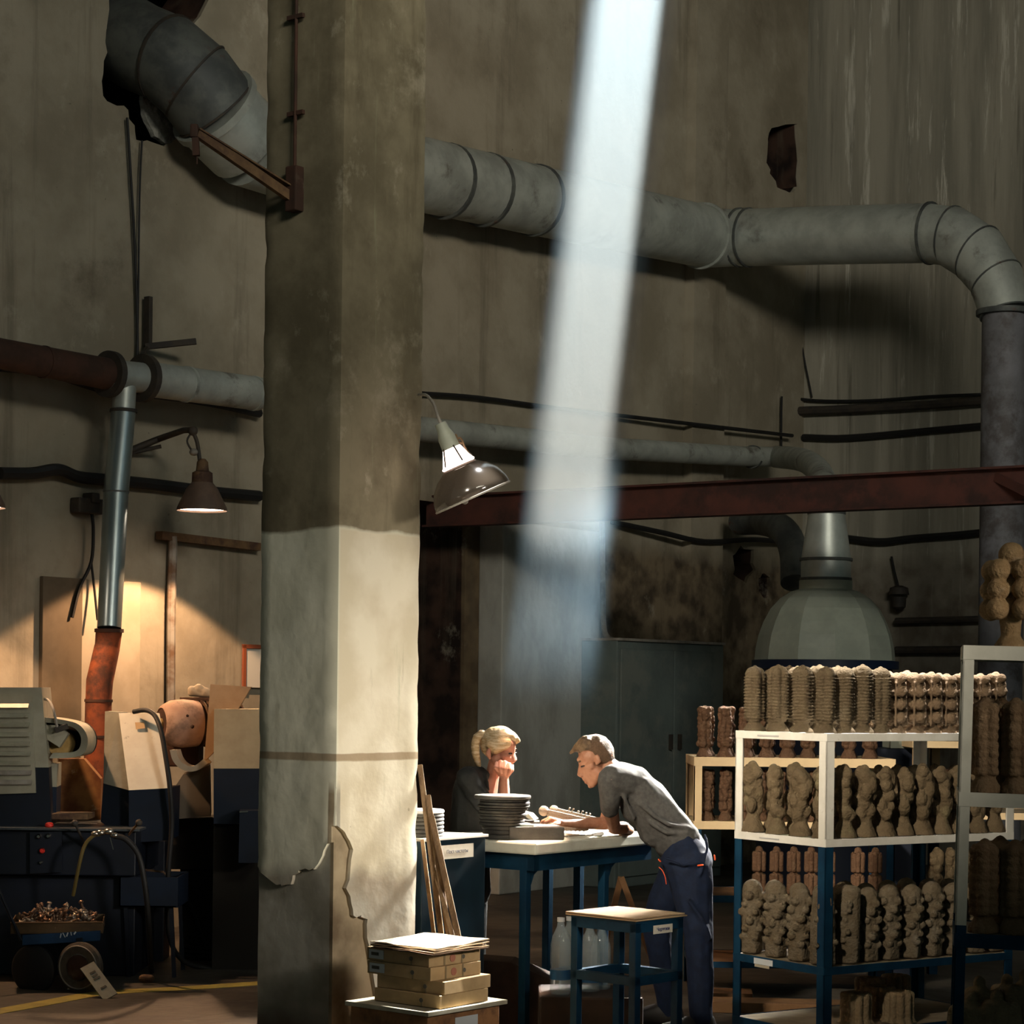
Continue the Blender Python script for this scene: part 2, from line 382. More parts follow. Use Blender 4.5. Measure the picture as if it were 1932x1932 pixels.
# ================================================================ haze
def haze():
    m = bpy.data.materials.new('dusty_air'); m.use_nodes = True; nt = m.node_tree; L = nt.links
    for n in list(nt.nodes):
        if n.type != 'OUTPUT_MATERIAL': nt.nodes.remove(n)
    out = [n for n in nt.nodes if n.type == 'OUTPUT_MATERIAL'][0]
    vs = _n(nt, 'ShaderNodeVolumeScatter'); vs.inputs['Color'].default_value = (.50, .77, 1.0, 1); vs.inputs['Anisotropy'].default_value = 0.35
    L.new(vs.outputs[0], out.inputs['Volume'])
    g = _n(nt, 'ShaderNodeNewGeometry')
    # sheared x: distance from the sunbeam's axis; the dust is shaped to fill only the beam
    ax = _n(nt, 'ShaderNodeVectorMath', operation='DOT_PRODUCT'); ax.inputs[1].default_value = (1, 0, SUNDIR.x / -SUNDIR.z)
    L.new(g.outputs['Position'], ax.inputs[0])
    x0 = BEAM.x - BEAM.z * (SUNDIR.x / SUNDIR.z)
    s = _n(nt, 'ShaderNodeMath', operation='SUBTRACT'); L.new(ax.outputs['Value'], s.inputs[0]); s.inputs[1].default_value = x0
    ab = _n(nt, 'ShaderNodeMath', operation='ABSOLUTE'); L.new(s.outputs[0], ab.inputs[0])
    fx = _n(nt, 'ShaderNodeMapRange'); fx.interpolation_type = 'SMOOTHSTEP'
    for i, v in ((1, .165), (2, .235), (3, 1.0), (4, 0.0)): fx.inputs[i].default_value = v
    L.new(ab.outputs[0], fx.inputs[0])
    sp = _n(nt, 'ShaderNodeSeparateXYZ'); L.new(g.outputs['Position'], sp.inputs[0])
    fz = _n(nt, 'ShaderNodeMapRange'); fz.interpolation_type = 'SMOOTHSTEP'
    for i, v in ((1, 2.06), (2, 2.38), (3, .10), (4, 1.0)): fz.inputs[i].default_value = v
    L.new(sp.outputs[2], fz.inputs[0])
    fl = _n(nt, 'ShaderNodeMapRange'); fl.interpolation_type = 'SMOOTHSTEP'
    for i, v in ((1, 1.38), (2, 2.0), (3, 0.0), (4, 1.0)): fl.inputs[i].default_value = v
    L.new(sp.outputs[2], fl.inputs[0])
    a = _n(nt, 'ShaderNodeMath', operation='MULTIPLY'); L.new(fx.outputs[0], a.inputs[0]); L.new(fz.outputs[0], a.inputs[1])
    c = _n(nt, 'ShaderNodeMath', operation='MULTIPLY'); L.new(a.outputs[0], c.inputs[0]); L.new(fl.outputs[0], c.inputs[1])
    d = _n(nt, 'ShaderNodeMath', operation='MULTIPLY'); L.new(c.outputs[0], d.inputs[0]); d.inputs[1].default_value = .30
    L.new(d.outputs[0], vs.inputs['Density'])
    b_ = nb(); k = SUNDIR.x / SUNDIR.z
    pts = []
    for z in (1.36, 6.2):
        xc = BEAM.x + (z - BEAM.z) * k
        pts.append([V3((xc - .24, 8.8, z)), V3((xc + .24, 8.8, z)), V3((xc + .24, 11.2, z)), V3((xc - .24, 11.2, z))])
    a_ = [b_.verts.new(p) for p in pts[0]]; c_ = [b_.verts.new(p) for p in pts[1]]
    b_.faces.new(a_[::-1]); b_.faces.new(c_)
    for i in range(4): b_.faces.new((a_[i], a_[(i + 1) % 4], c_[(i + 1) % 4], c_[i]))
    o = obj('dusty_haze', b_, m); tag(o, 'pale column of dusty air lit by the sunbeam above the work table', 'haze', kind='stuff')
haze()

# ================================================================ pillar
m_pil = mat('pillar_plaster', (.22, .19, .125), (.13, .11, .07), (.32, .28, .20), scale=2.6, scale2=1.9, lo2=.53, hi2=.70, rough=.9, bump=.12, bscale=16, spec=.1)
add_spots(m_pil, (.08, .065, .04), 2.4, (2.4, 2.4, .4), .56, .70, .5)
add_spots(m_pil, (.42, .38, .28), 7, (1, 1, .7), .60, .70, .45)
pc = P(636, 1300, 7.9); LA, LB = .49, .41
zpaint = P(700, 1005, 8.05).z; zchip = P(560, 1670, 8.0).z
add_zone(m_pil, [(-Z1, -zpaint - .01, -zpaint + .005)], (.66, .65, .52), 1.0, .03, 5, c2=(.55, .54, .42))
add_zone(m_pil, [(-Z1, -zpaint - .01, -zpaint + .005), (U, pc.dot(U) + .01, pc.dot(U) + .02)], (.62, .56, .43), .75, .004, 5, c2=(.52, .45, .32))
zb = P(560, 1427, 8).z
add_zone(m_pil, [(-Z1, -zb - .016, -zb - .012), (Z1, zb - .018, zb - .012)], (.27, .20, .12), .85, .004, 8)
zl = P(700, 1640, 8.05).z
add_zone(m_pil, [(-Z1, -zl - .03, -zl + .05)], (.30, .28, .23), .85, .10, 6, c2=(.24, .20, .15))  # face darkened lower down: the shadow put into the plaster colour
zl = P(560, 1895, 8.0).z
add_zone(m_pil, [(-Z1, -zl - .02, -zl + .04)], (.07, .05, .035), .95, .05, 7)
add_spots(m_pil, (.24, .20, .12), 4.5, (2.2, 2.2, .5), .60, .72, .40)
add_spots(m_pil, (.10, .085, .06), 22, (1, 1, 1), .69, .73, .5)
add_spots(m_pil, (.30, .32, .20), 3.0, (4, 4, .35), .63, .70, .35)
def ringbox():
    """pillar column with slightly worn edges; below the broken plaster line the core is set back"""
    bm = nb(); zs = [i * .035 for i in range(int(9.2 / .035) + 1)]
    rows = []
    for z in zs:
        row = []
        per = []
        for k in range(12): per.append((k / 12 * LA, 0, 'a'))
        for k in range(12): per.append((LA, k / 12 * LB, 'b'))
        for k in range(12): per.append((LA - k / 12 * LA, LB, 'c'))
        for k in range(12): per.append((0, LB - k / 12 * LB, 'd'))
        for (u, v, f) in per:
            p = V3((pc.x, pc.y, z)) + U * u + VV * v
            n = noise.noise(V3((u * 9, v * 9, z * 5))) * .0035 + noise.noise(V3((u * 40, v * 40, z * 22))) * .0012
            cen = V3((pc.x, pc.y, z)) + U * LA / 2 + VV * LB / 2; o_ = (p - cen).normalized(); p += o_ * n
            corner = (u in (0, LA) and v in (0, LB))
            if corner: p -= o_ * (.010 + .012 * max(0, noise.noise(V3((u * 7, v * 7, z * 9)))))
            row.append(bm.verts.new(p))
        rows.append(row)
    N = len(rows[0])
    for a, b in zip(rows, rows[1:]):
        for k in range(N): bm.faces.new((a[k], a[(k + 1) % N], b[(k + 1) % N], b[k]))
    bm.faces.new(rows[-1]); bm.faces.new(rows[0][::-1]); return bm
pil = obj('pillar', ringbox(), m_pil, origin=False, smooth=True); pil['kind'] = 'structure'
# missing plaster at the foot: cut shallow recesses
def facecut(px, n, p0, depth, seed, amp=4, sub=4):
    pts = [onplane(x, y, p0, n) for x, y in jag(px, amp, sub, seed)]
    return cutter(pts, depth, .05, n)
nA, nB = -VV, -U     # outward normals of the right-hand and left-hand visible faces
cA = facecut([(560, 1560), (640, 1560), (665, 1600), (655, 1680), (668, 1725), (690, 1735), (695, 1780), (720, 1960), (560, 2140)], nA, pc, .022, 3)
cB = facecut([(700, 1560), (618, 1590), (594, 1640), (566, 1640), (545, 1668), (520, 1668), (470, 1625), (440, 2160), (700, 2160)], nB, pc, .016, 6)
cut(pil, [cA, cB])
pil.data.set_sharp_from_angle(angle=math.radians(30))
add_zone(m_pil, [(U, pc.dot(U) + .009, pc.dot(U) + .012), (-U, -pc.dot(U) - .03, -pc.dot(U) - .026), (-Z1, -1.15, -1.1), (Z1, .18, .3)], (.33, .32, .27), .9, .002, 9, c2=(.20, .19, .15))
add_zone(m_pil, [(VV, pc.dot(VV) + .012, pc.dot(VV) + .015), (-VV, -pc.dot(VV) - .04, -pc.dot(VV) - .036), (-Z1, -1.15, -1.1)], (.30, .24, .15), .9, .002, 9, c2=(.12, .085, .05))
# ================================================================ metals and paints
m_galv = mat('galvanised_sheet', (.52, .56, .52), (.40, .43, .40), (.20, .19, .17), rough=.45, metal=.55, scale=5, scale2=2.5, lo2=.55, hi2=.75, spec=.5)
m_galv_dull = mat('dull_duct_metal', (.44, .47, .43), (.31, .33, .30), (.13, .12, .10), rough=.6, metal=.35, scale=4, scale2=3, lo2=.55, hi2=.72, spec=.4)
m_galv_old = mat('tarnished_duct', (.125, .135, .125), (.065, .072, .072), (.10, .045, .03), rough=.6, metal=.3, scale=5, scale2=6, lo2=.60, hi2=.72)
m_rust = mat('rusty_pipe', (.060, .028, .018), (.035, .019, .013), (.10, .075, .055), rough=.85, scale=7, scale2=4, lo2=.6, hi2=.75)
m_redrust = mat('red_rust_pipe', (.24, .06, .02), (.13, .035, .015), (.06, .025, .015), rough=.8, scale=6, scale2=3)
m_girder = mat('red_oxide_girder', (.085, .03, .022), (.06, .024, .018), (.035, .018, .015), rough=.75, scale=5, scale2=3)
m_blackmetal = mat('black_iron', (.03, .027, .024), (.05, .04, .03), rough=.7, scale=12)
m_cable = mat('black_cable', (.012, .012, .012), rough=.6)
m_greycable = mat('grey_conduit', (.30, .28, .24), (.2, .18, .15), rough=.7, scale=9)
m_ochre = mat('ochre_steel', (.15, .09, .042), (.085, .048, .024), (.05, .026, .018), rough=.8, scale=9, scale2=5)
m_clothgrey = mat('enamel_grey_green', (.33, .35, .28), (.27, .29, .23), (.42, .44, .38), rough=.45, scale=6, scale2=1.4, lo2=.5, hi2=.7)

def seg(parent, name, pts, r, m, n=28, smooth=True, label=None):
    bm = nb(); tube(bm, pts, r, n); o = obj(name, bm, m, parent, smooth)
    if label: o['label'] = label
    return o
def flange(parent, c, d, r, t=.02, wd=.03, m=None, name='flange'):
    d = V3(d).normalized(); bm = nb(); lathe(bm, [(r, -wd / 2), (r + t, -wd / 2), (r + t, wd / 2), (r, wd / 2)], c, 28, d); return obj(name, bm, m, parent, True)

# ---- big duct: comes out of the wall, runs behind the pillar, follows the corner and drops at the right
o0 = WL(300, 90, -.25)
big = thing('ventilation_duct', (o0.x, o0.y, 0), 'large grey sheet-metal duct running high across both walls and down beside the racks', 'duct')
e = [WL(215, 60, -.3), WL(265, 90, .02), WL(318, 112, .22), WL(368, 155, .33), WL(405, 205, .36)]
seg(big, 'elbow', e, .265, m_galv_old, label='dark tarnished segmented elbow coming out of the wall hole')
for a, b in zip(e[1:-1], e[2:]): flange(big, b, b - a, .265, .008, .012, m_blackmetal, 'seam')
mid = [WL(405, 205, .36), WL(432, 238, .36), WL(462, 268, .36), WL(540, 300, .36)]
flange(big, mid[0], mid[1] - mid[0], .265, .03, .05, m_galv_dull, 'collar')
seg(big, 'short_section', mid[:3], .27, m_galv, label='pale galvanised section below the collar')
seg(big, 'reducer', [mid[2], mid[3]], [.27, .25], m_galv_dull)
run = [mid[3], WL(800, 330, .36), WL(1100, 398, .36), WL(1325, 445, .36)]
seg(big, 'long_run', run, .25, m_galv_dull)
for px, py in ((842, 342), (915, 358), (1010, 378)):
    c = WL(px, py, .36); flange(big, c, run[2] - run[1], .25, .012, .03, m_galv_old, 'joint_ring')
RO = 2.05
cr = WR(1385, 449, RO)
seg(big, 'corner_section', [run[3], WL(1350, 449, .36), cr], [.25, .24, .232], m_galv_dull)
flange(big, run[3], run[3] - run[2], .25, .02, .03, m_galv_dull, 'collar')
r2 = [cr, WR(1560, 444, RO), WR(1745, 440, RO)]
seg(big, 'level_run', r2, [.232, .23, .228], m_galv)
for px in (1395, 1412, 1755): flange(big, WR(px, 448 if px < 1500 else 440, RO), r2[1] - r2[0], .23, .012, .02, m_galv_old, 'joint_ring')
el = [WR(1745, 440, RO), WR(1795, 446, RO + .02), WR(1845, 478, RO + .05), WR(1880, 528, RO + .08), WR(1895, 590, RO + .1)]
seg(big, 'lower_elbow', el, [.228, .228, .225, .205, .18], m_galv_dull)
for a in el[1:]: flange(big, a, a - el[el.index(a) - 1], [.23, .226, .206, .182][el[1:].index(a)], .006, .012, m_galv_old, 'seam')
dn = [WR(1895, 590, RO + .1), V3((WR(1895, 590, RO + .1).x, WR(1895, 590, RO + .1).y, .02))]
m_ddark = mat('dark_grey_paint', (.20, .20, .22), (.14, .14, .15), (.09, .08, .08), rough=.6, scale=4, scale2=3)  # dark grey pipe paint
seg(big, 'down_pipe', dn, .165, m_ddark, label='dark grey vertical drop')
flange(big, dn[0], Z1, .17, .04, .04, m_galv_old, 'collar')

# ---- lower exhaust pipe to the hood
ho = P(1557, 1180, 14.9); s15 = FPX / 14.9
m_dnavy = mat('near_black_navy', (.006, .010, .022), rough=.6)  # plain near-black navy
hood = thing('extraction_hood', (ho.x, ho.y, 0), 'grey-green dome-shaped extraction hood of twelve panels above the racks', 'extractor hood')
def hz(py): return P(1557, py, 14.9).z
prof = [(R_ / s15, hz(y)) for R_, y in ((133, 1246), (131, 1225), (126, 1200), (117, 1175), (104, 1150), (86, 1130), (66, 1117), (50, 1112))]
bm = nb()
def panels(th, h): return 1.0 / math.cos(((th + .13) % (math.pi / 6)) - math.pi / 12) * .985
lathe(bm, prof, (ho.x, ho.y, 0), 12, V3((0, 0, 1)), None)
obj('dome', bm, mat('dome_enamel', (.33, .36, .30), (.27, .30, .25), rough=.38, scale=5, spec=.5), hood)
bm = nb(); lathe(bm, [(50 / s15, hz(1114)), (50 / s15, hz(1096)), (44 / s15, hz(1093))], (ho.x, ho.y, 0), 28); obj('neck_ring', bm, m_clothgrey, hood, True)
bm = nb(); lathe(bm, [(47 / s15, hz(1093)), (47 / s15, hz(1055)), (34 / s15, hz(965)), (30 / s15, hz(920))], (ho.x, ho.y, 0), 28)
obj('tapered_pipe', bm, m_galv, hood, True)
for y, r in ((1093, 48), (1056, 49), (968, 35)):
    bm = nb(); lathe(bm, [(r / s15 - .01, hz(y) - .01), (r / s15 + .004, hz(y) - .01), (r / s15 + .004, hz(y) + .01), (r / s15 - .01, hz(y) + .01)], (ho.x, ho.y, 0), 28); obj('joint_ring', bm, m_galv_old, hood, True)
m_dblue = mat('dark_blue_enamel', (.006, .014, .040), (.004, .010, .03), rough=.5, scale=5)
bm = nb(); lathe(bm, [(138 / s15, hz(1262)), (138 / s15, hz(1247)), (128 / s15, hz(1246))], (ho.x, ho.y, 0), 28); obj('rim', bm, m_dblue, hood, True)
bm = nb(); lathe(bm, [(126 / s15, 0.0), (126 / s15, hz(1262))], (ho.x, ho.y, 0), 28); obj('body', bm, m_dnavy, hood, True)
ex = thing('exhaust_pipe', (WL(1300, 850, .3).x, WL(1300, 850, .3).y, 0), 'dull grey pipe running low along the wall to the hood', 'pipe')
pe = [WL(760, 806, .3), WL(1150, 846, .3), WL(1400, 861, .3), WL(1465, 862, .35)]
seg(ex, 'straight_run', pe, .085, m_galv_dull)
seg(ex, 'bend', smoothpath([WL(1465, 862, .35), P(1515, 868, 17.2), P(1545, 890, 16), P(1557, 925, 14.9)], 4), .095, m_galv_dull)
flange(ex, WL(1420, 862, .3), U, .09, .01, .03, m_galv_old, 'joint_ring')
hd = thing('branch_pipe', tuple(WL(1430, 975, .6)), 'short dark grey branch pipe bending down beside the hood neck', 'pipe')
seg(hd, 'pipe_bend', smoothpath([WL(1395, 985, .35), WL(1440, 985, .7), WL(1478, 1000, 1.3), WL(1497, 1040, 1.5), WL(1500, 1100, 1.6)], 4), .11, m_galv_old)

# ---- girder
Yg = lambda x: 12.5 * 6302 / (x + 4370)
ga, gb = P(1932, 915, 12.5), P(806, 966, Yg(806)); gdir = (gb - ga).normalized()
gz = (P(1932, 881, 12.5) - P(1932, 948, 12.5)).length
gd = thing('steel_girder', tuple((ga + gb) / 2), 'dark red-brown steel girder spanning the hall in front of the hood pipe', 'girder')
a, b = ga - gdir * 1.6, gb
hz_ = V3((gdir.x, gdir.y, gdir.z)); side = hz_.cross(Z1).normalized()
bm = nb(); bar(bm, a, b, .02, gz, Z1); obj('web', bm, m_girder, gd)
for sgn in (1, -1):
    bm = nb(); bar(bm, a + Z1 * sgn * gz / 2, b + Z1 * sgn * gz / 2, .12, .014, Z1); obj('girder_flange', bm, m_girder, gd)
bm = nb(); pA = P(1880, 900, 12.6); bar(bm, pA, P(1960, 940, 12.3), .03, .05); obj('brace', bm, m_girder, gd)

# ---- wall cables and small pipes
def cable(name, pts, r, m, label, cat='cable', group=None, n=5, seg_=8):
    bm = nb(); tube(bm, smoothpath(pts, n), r, seg_); o = obj(name, bm, m, None, True); return tag(o, label, cat, group)
cable('wall_cable', [WL(790, 742, .05), WL(900, 750, .05), WL(1050, 770, .05), WL(1280, 797, .12), WL(1495, 822, .12)], .016, m_cable, 'long black cable along the wall above the exhaust pipe')
cable('wall_cable', [WR(1515, 825, .05), WR(1600, 826, .05), WR(1760, 812, .05), WR(1860, 803, .05)], .03, m_cable, 'thick dark cable on the streaked wall just above the girder')
cable('wall_cable', [WR(1475, 748, .05), WR(1540, 756, .05), WR(1640, 756, .05), WR(1760, 748, .05), WR(1860, 744, .05)], .014, m_cable, 'thin black cable above the dark pipe on the streaked wall')
cable('wall_pipe', [WR(1490, 776, .08), WR(1600, 772, .08), WR(1750, 764, .08), WR(1860, 756, .08)], .04, m_blackmetal, 'dark horizontal pipe between two cables on the streaked wall', 'pipe')
cable('wall_cable', [WL(1475, 748, .04), WL(1474, 790, .04), WL(1474, 880, .04)], .01, m_cable, 'black cable dropping down the corner beside the pipe end')
cable('wall_cable', [WR(1508, 620, .03), WR(1518, 680, .03), WR(1526, 720, .03), WR(1532, 750, .03)], .008, m_cable, 'thin wire hanging on the streaked wall above the dark pipe')
cable('cable_bundle', [WR(1590, 1015, .05), WR(1660, 1022, .06), WR(1720, 1016, .05), WR(1800, 1010, .05), WR(1860, 1004, .05)], .032, m_cable, 'black cable bundle sagging on the wall right of the hood pipe')
cable('wall_pipe', [WR(1690, 1172, .08), WR(1860, 1168, .08)], .03, m_blackmetal, 'upper dark rail on the wall right of the dome', 'pipe')
cable('wall_pipe', [WR(1690, 1227, .08), WR(1860, 1226, .08)], .035, m_blackmetal, 'lower dark rail on the wall right of the dome', 'pipe')
cable('wall_cable', [WR(1682, 1050, .05), WR(1688, 1080, .06), WR(1696, 1110, .08)], .01, m_cable, 'short cable hanging to the caged lamp on the wall')
cable('cable_bundle', [WL(1155, 985, .06), WL(1250, 1005, .12), WL(1330, 1022, .13), WL(1420, 1018, .12), WL(1500, 1024, .06)], .022, m_cable, 'black cable bundle crossing the rusty lower wall')
cable('conduit', [WL(1136, 985, .3), WL(1137, 1100, .3), WL(1139, 1180, .3), WL(1146, 1202, .3), WL(1160, 1209, .3)], .022, m_greycable, 'pale grey conduit running down the edge of the pale buttress', 'conduit')
cable('wall_cable', [WL(0, 692, .07), WL(90, 702, .07), WL(200, 735, .07), WL(300, 745, .07), WL(400, 760, .07), WL(490, 780, .07)], .028, m_cable, 'black cable under the rusty pipe and galvanised duct')
cable('cable_bundle', [WL(0, 893, .06), WL(60, 893, .06), WL(110, 886, .09), WL(150, 900, .06), WL(200, 905, .07), WL(300, 915, .06), WL(400, 928, .06), WL(490, 936, .06)], .035, m_cable, 'thick black cable bundle behind the vertical steel pipe')
cable('wall_cable', [WL(240, 222, .04), WL(246, 320, .04), WL(252, 420, .04), WL(258, 560, .04), WL(260, 680, .04)], .008, m_cable, 'thin wire falling from the wall hole to the pipe tee')
cable('wall_cable', [WL(268, 265, .04), WL(264, 350, .04), WL(262, 460, .04), WL(261, 560, .04), WL(258, 680, .04)], .006, m_cable, 'second thin wire falling from the mortar patch')
cable('wall_cable', [WL(172, 960, .05), WL(176, 1000, .05), WL(172, 1060, .05), WL(150, 1110, .05), WL(136, 1165, .05)], .010, m_cable, 'black cable hanging from the wall socket beside the steel pipe')
cable('wall_cable', [WL(172, 1060, .05), WL(178, 1110, .06), WL(184, 1170, .1)], .008, m_cable, 'loose wire branching down behind the steel pipe')
cable('drain_pipe', [WL(325, 1012, .06), WL(326, 1040, .06), WL(323, 1150, .06), WL(322, 1330, .06)], .028, mat('faded_pipe_paint', (.25, .24, .21), (.12, .07, .04), rough=.7, scale=6), 'thin faded pipe running down the lamp-lit wall', 'pipe')
bm = nb(); bar(bm, WL(300, 1010, .05), WL(486, 1032, .05), .06, .05); tag(obj('wall_batten', bm, m_ochre), 'brown horizontal batten above the lamp-lit wall', 'batten')
bm = nb(); cbox(bm, WL(165, 955, .05), U, NL, Z1, .2, .08, .09, .01); cbox(bm, WL(172, 940, .06), U, NL, Z1, .06, .09, .06, .01)
tag(obj('wall_socket', bm, m_blackmetal), 'black socket box on the wall beside the steel pipe', 'socket')
# lamp cage on the wall
cg = thing('caged_wall_lamp', tuple(WR(1696, 1125, .1)), 'small unlit caged wall lamp right of the dome', 'lamp')
bm = nb(); lathe(bm, [(.09, 0), (.08, .06), (.03, .08)], WR(1696, 1122, .12), 14); obj('cap', bm, m_blackmetal, cg, True)
bm = nb(); lathe(bm, [(.02, -.14), (.06, -.11), (.065, -.02)], WR(1696, 1122, .12), 14); obj('glass', bm, m_blackmetal, cg, True)
# L bracket
lb = thing('angle_bracket', tuple(WL(275, 650, .08)), 'black L-shaped iron bracket on the wall above the pipe tee', 'bracket')
bm = nb(); bar(bm, WL(280, 560, .06), WL(279, 655, .06), .045, .03); obj('upright', bm, m_blackmetal, lb)
bm = nb(); bar(bm, WL(275, 654, .08), WL(370, 644, .32), .03, .035); obj('arm', bm, m_blackmetal, lb)
bm = nb(); bar(bm, WL(278, 655, .08), WL(262, 680, .3), .02, .02); obj('strut', bm, m_blackmetal, lb)

# ---- left: rusty pipe, tee, galvanised duct, vertical pipe
OFF = .42
ta, tb = WL(200, 706, OFF), WL(262, 713, OFF)
te = thing('dust_collection_pipe', tuple(tb), 'horizontal pipe line along the wall with a shiny tee and a steel drop pipe', 'pipe')
seg(te, 'rusty_pipe', [WL(-120, 640, OFF), WL(0, 667, OFF), WL(205, 706, OFF)], [.085, .083, .09], m_rust, label='dark rusty incoming pipe')
flange(te, WL(83, 683, OFF), U, .083, .008, .015, m_rust, 'seam')
seg(te, 'tee', [ta, WL(268, 713, OFF)], .088, m_galv, label='shiny galvanised tee')
for px, py, r in ((206, 706, .098), (270, 714, .105)): flange(te, WL(px, py, OFF), U, r, .035, .04, m_blackmetal, 'clamp_ring')
seg(te, 'galvanised_pipe', [WL(270, 714, OFF), WL(352, 725, OFF), WL(487, 743, OFF)], [.102, .102, .104], m_galv_dull)
for px, py in ((352, 725), (478, 742)): flange(te, WL(px, py, OFF), U, .103, .005, .02, m_galv, 'joint_ring')
Yv = WL(236, 730, OFF).y
vp = [P(236, 722, Yv), P(233, 775, Yv)]
m_steelb = mat('bright_drop_pipe', (.36, .42, .42), (.28, .33, .33), rough=.30, metal=.8, scale=3, spec=.5)
seg(te, 'upper_drop', vp, .066, m_galv)
flange(te, vp[1], Z1, .066, .014, .018, m_blackmetal, 'clamp_ring')
seg(te, 'steel_drop_pipe', [vp[1], P(219, 928, Yv - .1), P(206, 1185, Yv - .25)], [.07, .072, .068], m_steelb, label='bluish bright steel drop pipe')
flange(te, P(219, 928, Yv - .1), Z1, .072, .003, .01, m_galv_old, 'seam')
rp = thing('rust_red_pipe', tuple(P(190, 1300, Yv - .4)), 'rust-red pipe bending down below the steel drop pipe', 'pipe')
seg(rp, 'upper_section', [P(206, 1188, Yv - .25), P(202, 1225, Yv - .25)], [.074, .07], m_redrust)
flange(rp, P(206, 1190, Yv - .25), Z1, .07, .012, .02, m_rust, 'collar')
seg(rp, 'middle_section', [P(202, 1222, Yv - .25), P(188, 1285, Yv - .3), P(186, 1320, Yv - .3)], [.072, .075, .073], m_redrust)
seg(rp, 'lower_section', [P(186, 1318, Yv - .3), P(184, 1400, Yv - .3), P(181, 1560, Yv - .3), V3((P(181, 1560, Yv - .3).x, Yv - .3, .0))], [.074, .074, .074, .074], m_redrust)
for y in (1322, 1390): flange(rp, P(186, y, Yv - .3), Z1, .073, .006, .015, m_rust, 'seam')

# ---- bracket lamp (left) and other lamps
m_hot = mat('lamp_glow', (1, .9, .8), emis=((1.0, .78, .60), 14))
def spot(name, loc, target, power, ang, color, blend=.15, size=.03):
    d = bpy.data.lights.new(name, 'SPOT'); d.energy = power; d.spot_size = math.radians(ang); d.spot_blend = blend; d.color = color; d.shadow_soft_size = size
    o = bpy.data.objects.new(name, d); COL.objects.link(o); o.location = loc
    o.rotation_euler = (V3(target) - V3(loc)).to_track_quat('-Z', 'Y').to_euler(); return o
WARM = (1.0, .57, .30)
def shade_lamp(name, c, rbot, htop, label, lampY, power, ang, dark, neck=True):
    t = thing(name, tuple(c), label, 'lamp')
    bm = nb(); lathe(bm, [(rbot, 0), (rbot * .97, .02), (rbot * .62, htop * .55), (rbot * .40, htop * .72), (rbot * .36, htop * .74)], c, 32, Z1, caps=False)
    lathe(bm, [(rbot * .98, .001), (rbot * .95, .02), (rbot * .60, htop * .53), (rbot * .34, htop * .72)], c, 32, Z1, caps=False)
    obj('shade', bm, dark, t, True)
    bm = nb(); lathe(bm, [(rbot * .95, .012), (rbot * .95, .016)], c, 32); obj('glowing_diffuser', bm, m_hot, t, True)
    bm = nb(); lathe(bm, [(rbot * .42, htop * .70), (rbot * .40, htop * .95), (rbot * .26, htop * 1.0), (rbot * .22, htop * 1.22), (rbot * .12, htop * 1.3)], c, 20); obj('lamp_holder', bm, m_ochre if neck else m_blackmetal, t, True)
    return t
m_shade = mat('brown_enamel_shade', (.13, .085, .06), (.09, .06, .045), rough=.55, scale=10)
Yl = WL(381, 962, .62).y; c = P(381, 964, Yl); lamp1 = shade_lamp('pendant_lamp', c, .150, .235, 'lit brown cone lamp hanging from a wall arm above the grinding machines', Yl, 20, 100, m_shade)
bm = nb(); ar = [WL(246, 850, .05), P(300, 828, Yl + .35), P(346, 812, Yl + .05), P(364, 811, Yl)]; tube(bm, ar, [.022, .02, .018, .018], 10); obj('wall_arm', bm, m_blackmetal, lamp1, True)
bm = nb(); tube(bm, [WL(246, 855, .05), P(304, 842, Yl + .35)], .012, 8); obj('stay_rod', bm, m_blackmetal, lamp1, True)
bm = nb(); ball(bm, P(364, 813, Yl), .03); obj('knuckle', bm, m_blackmetal, lamp1, True)
bm = nb(); tube(bm, smoothpath([P(364, 815, Yl), P(372, 835, Yl), P(377, 870, Yl)], 4), .012, 8); tube(bm, smoothpath([P(362, 815, Yl), P(353, 832, Yl), P(362, 850, Yl), P(370, 856, Yl)], 4), .006, 8); obj('hanger', bm, m_blackmetal, lamp1, True)
bm = nb(); ball(bm, P(366, 853, Yl), .028, 2, (1, 1, .8)); obj('connector', bm, m_greycable, lamp1, True)
spot('pendant_lamp_light', c - Z1 * .03, c - Z1 * 2, 165, 118, WARM, .10)
c0 = WL(-45, 958, .75); lamp0 = shade_lamp('pendant_lamp', c0, .15, .235, 'lit cone lamp at the very edge beside the rusty pipe, only its rim showing', 0, 0, 0, m_shade)
bm = nb(); tube(bm, [c0 + Z1 * .3, c0 + Z1 * .75, WL(-80, 830, .0)], .012, 8); obj('wall_arm', bm, m_blackmetal, lamp0, True)
spot('edge_lamp_light', c0 - Z1 * .03, c0 - Z1 * 2, 150, 122, WARM, .12)
c = P(844, 1041, 17.2); lamp2 = shade_lamp('pendant_lamp', c, .143, .17, 'lit dark lamp hanging in the doorway behind the pillar', 0, 0, 0, m_blackmetal, False)
bm = nb(); tube(bm, [c + Z1 * .18, c + Z1 * 2.2], .01, 8); obj('flex', bm, m_cable, lamp2, True)
spot('doorway_lamp_light', c - Z1 * .03, c - Z1 * 2, 12, 120, WARM, .2)
bm = nb(); ball(bm, P(870, 1137, 17), .014); tag(obj('indicator_bulb', bm, m_hot), 'tiny glowing bulb at the edge of the doorway', 'bulb')

